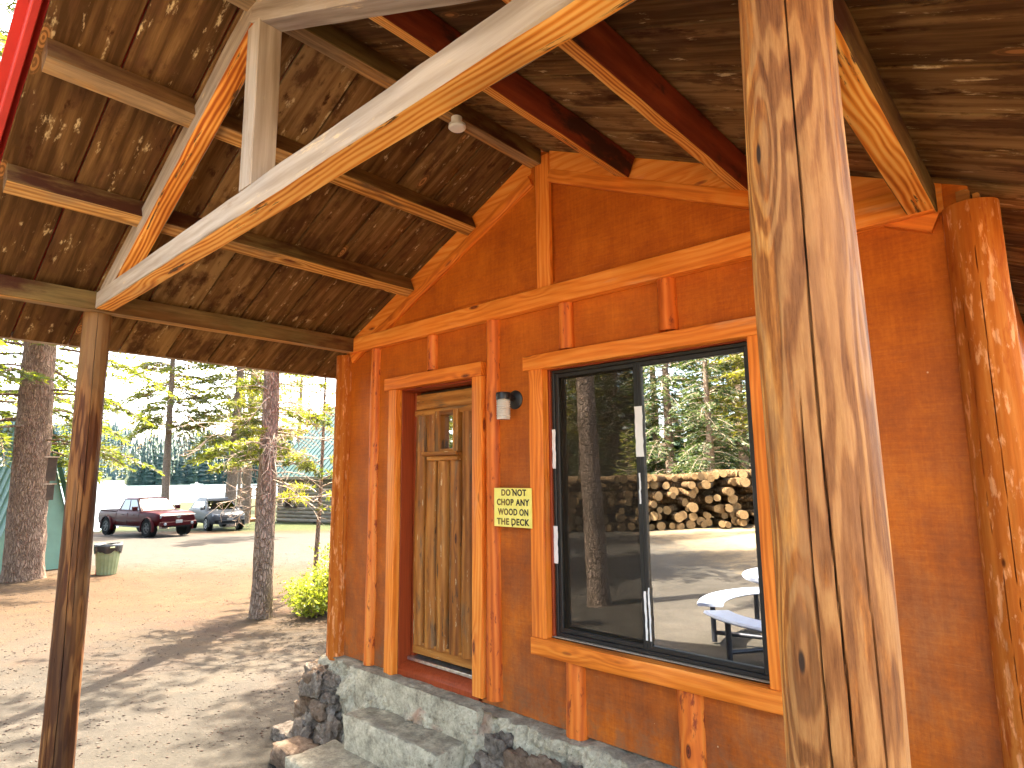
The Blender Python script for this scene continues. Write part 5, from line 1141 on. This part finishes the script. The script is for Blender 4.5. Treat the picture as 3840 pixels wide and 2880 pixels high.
# timber porch frame left of the lodge
x, y = at(958, 49); pf = thing('timber_porch', 'orange timber porch frame with railing left of the lodge', 'porch', (x, y, ground_z(x, y))); pf.rotation_euler = (0, 0, ang)
for xx, yy in ((-.45, -.6), (.45, -.6), (-.45, .8), (.45, .8)):
    b = MB(); b.beam((xx, yy, -.2), (xx, yy, 2.25), .16, .16, (0, 1, 0), ch=.01); obj('post', b, MT['orangewood'], pf, local=True)
b = MB(); b.beam((-.6, -.6, 2.32), (.6, -.6, 2.32), .12, .16); b.beam((-.6, .8, 2.32), (.6, .8, 2.32), .12, .16); obj('beam', b, MT['orangewood'], pf, local=True)
b = MB()
for z in (.45, .75, 1.0): b.beam((-.37, -.6, z), (.37, -.6, z), .05, .09)
obj('railing', b, MT['orangewood'], pf, local=True)
b = MB(); b.box((-.6, -.8, .02), (.6, 1.0, .2)); obj('deck', b, MT['orangewood'], pf, local=True)
# boat far out and driftwood at the shore
x, y = at(748, 345); bo = thing('motor_boat', 'tiny white motor boat far out on the lake', 'boat', (x, y, LAKE_Z)); bo.rotation_euler = (0, 0, 1.0)
b = MB(); b.loft([[(xx, -hw_, .75), (xx, -hw_ * .7, -.1), (xx, hw_ * .7, -.1), (xx, hw_, .75)] for xx, hw_ in ((-2.6, 1.0), (0, 1.1), (1.8, .8), (2.9, .1))]); obj('hull', b, MT['white'], bo, local=True)
b = MB(); b.loft([[(-.6, -.6, .75), (.7, -.6, .75), (.7, .6, .75), (-.6, .6, .75)], [(-.5, -.5, 1.6), (.2, -.5, 1.6), (.2, .5, 1.6), (-.5, .5, 1.6)]]); obj('wheelhouse', b, MT['white'], bo, local=True)
x, y = at(205, 34.5); b = MB(); z = ground_z(x, y); b.log((x - 1.0, y - .9, z + .22), (x + 1.1, y + 1.3, z + .25), .28, .22, 14, 10, .05); tag(obj('driftwood_log', b, MT['deadtwig']), 'weathered log lying at the edge of the lake', 'log')
# ---- log pile behind the photographer
pa, pb = Vector((-15.2, -11.6, 0)), Vector((-6.6, -19.0, 0)); pd = (pb - pa).normalized(); pn = Vector((-pd.y, pd.x, 0));
if pn.y < 0: pn = -pn
Lp = (pb - pa).length; rows = 7; cnt = 0; random.seed(12)
for row in range(rows):
    pos = random.uniform(0, .15) + row * .10
    while pos < Lp - row * .22:
        r_ = random.uniform(.105, .165); pos += r_
        c = pa + pd * pos; gz = ground_z(c.x, c.y); z = gz + .14 + row * .245 + random.uniform(-.02, .02)
        an = random.gauss(0, .28); ax = (pn * math.cos(an) + pd * math.sin(an)); ln_ = random.uniform(.85, 1.25)
        if random.random() < .28 and row > 1: ax = (pd * math.cos(an) + pn * math.sin(an))
        b = MB(); hz = random.uniform(-.06, .06); push = random.uniform(-.22, .18)
        cc = c + Vector((0, 0, z)) + pn * push; a_ = cc - ax * ln_ + Vector((0, 0, -hz)); e_ = cc + ax * ln_ * random.uniform(.8, 1.05) + Vector((0, 0, hz))
        b.log(a_, e_, r_, r_ * random.uniform(.85, 1.0), 12, 4, .012, (0, 0, 1), mi=0, micap=1)
        o = obj('cut_log', b, [MT['barklog'], MT['cutwood']]); tag(o, 'cut log stacked in the long wood pile across the yard', 'log', 'cut logs in the wood pile'); cnt += 1
        pos += r_ * 1.12
# ---- round picnic table
pt = thing('picnic_table', 'round pale picnic table with curved benches on dark steel legs', 'table'); pc = (-2.12, -4.20)
b = MB(); b.lathe((0, 0, .735), (0, 0, 1), [(.02, 0), (.70, 0), (.74, .008), (.75, .025), (.74, .042), (.70, .045), (.0, .045)], 48); obj('table_top', b, MT['tabletop'], pt, local=True)
b = MB(); b.log((0, 0, .03), (0, 0, .735), .05, .05, 16, 2, 0); obj('pedestal', b, MT['steel'], pt, local=True)
for k, a0 in enumerate((100, 190, 280, 10)):
    b = MB(); n_ = 20; vs, fs = [], []
    for i in range(n_ + 1):
        a = R(a0 - 36 + 72 * i / n_)
        for (rr, z) in ((.97, .42), (1.22, .42), (1.235, .435), (1.22, .455), (.97, .455), (.955, .435)): vs.append((rr * math.cos(a), rr * math.sin(a), z))
    for i in range(n_):
        for q in range(6): fs.append((i * 6 + q, i * 6 + (q + 1) % 6, i * 6 + 6 + (q + 1) % 6, i * 6 + 6 + q))
    fs += [tuple(range(5, -1, -1)), tuple(n_ * 6 + q for q in range(6))]; b.add(vs, fs); obj('bench', b, MT['tabletop'], pt, local=True)
    for da in (-24, 24):
        a = R(a0 + da); d = Vector((math.cos(a), math.sin(a), 0)); b = MB(); b.log(d * 1.09 + Vector((0, 0, .0)), d * 1.09 + Vector((0, 0, .42)), .03, .03, 10, 2, 0); b.log(d * .05 + Vector((0, 0, .10)), d * 1.09 + Vector((0, 0, .10)), .024, .024, 10, 2, 0); obj('leg', b, MT['steel'], pt, local=True)
put(pt, *pc)

# ---- the air: far things fade to blue
hz = NT('haze_air'); pv = hz.n("VolumePrincipled", {'Color': (0.35, 0.75, 1.0, 1), 'Density': 0.00002, 'Anisotropy': 0.3}); hz.t.links.new(pv, hz.out.inputs[1])
b = MB(); x0, x1, y0, y1, z0, z1 = -1900, 700, -700, 1700, -8, 175
b.add([(x0, y0, z0), (x1, y0, z0), (x1, y1, z0), (x0, y1, z0), (x0, y0, z1), (x1, y0, z1), (x1, y1, z1), (x0, y1, z1)], [(3, 2, 1, 0), (4, 5, 6, 7), (0, 1, 5, 4), (1, 2, 6, 5), (2, 3, 7, 6), (3, 0, 4, 7)])
me = mkmesh('haze', b.v, b.f, [hz.m]); o = bpy.data.objects.new('haze', me); COL.objects.link(o); tag(o, kind='stuff')
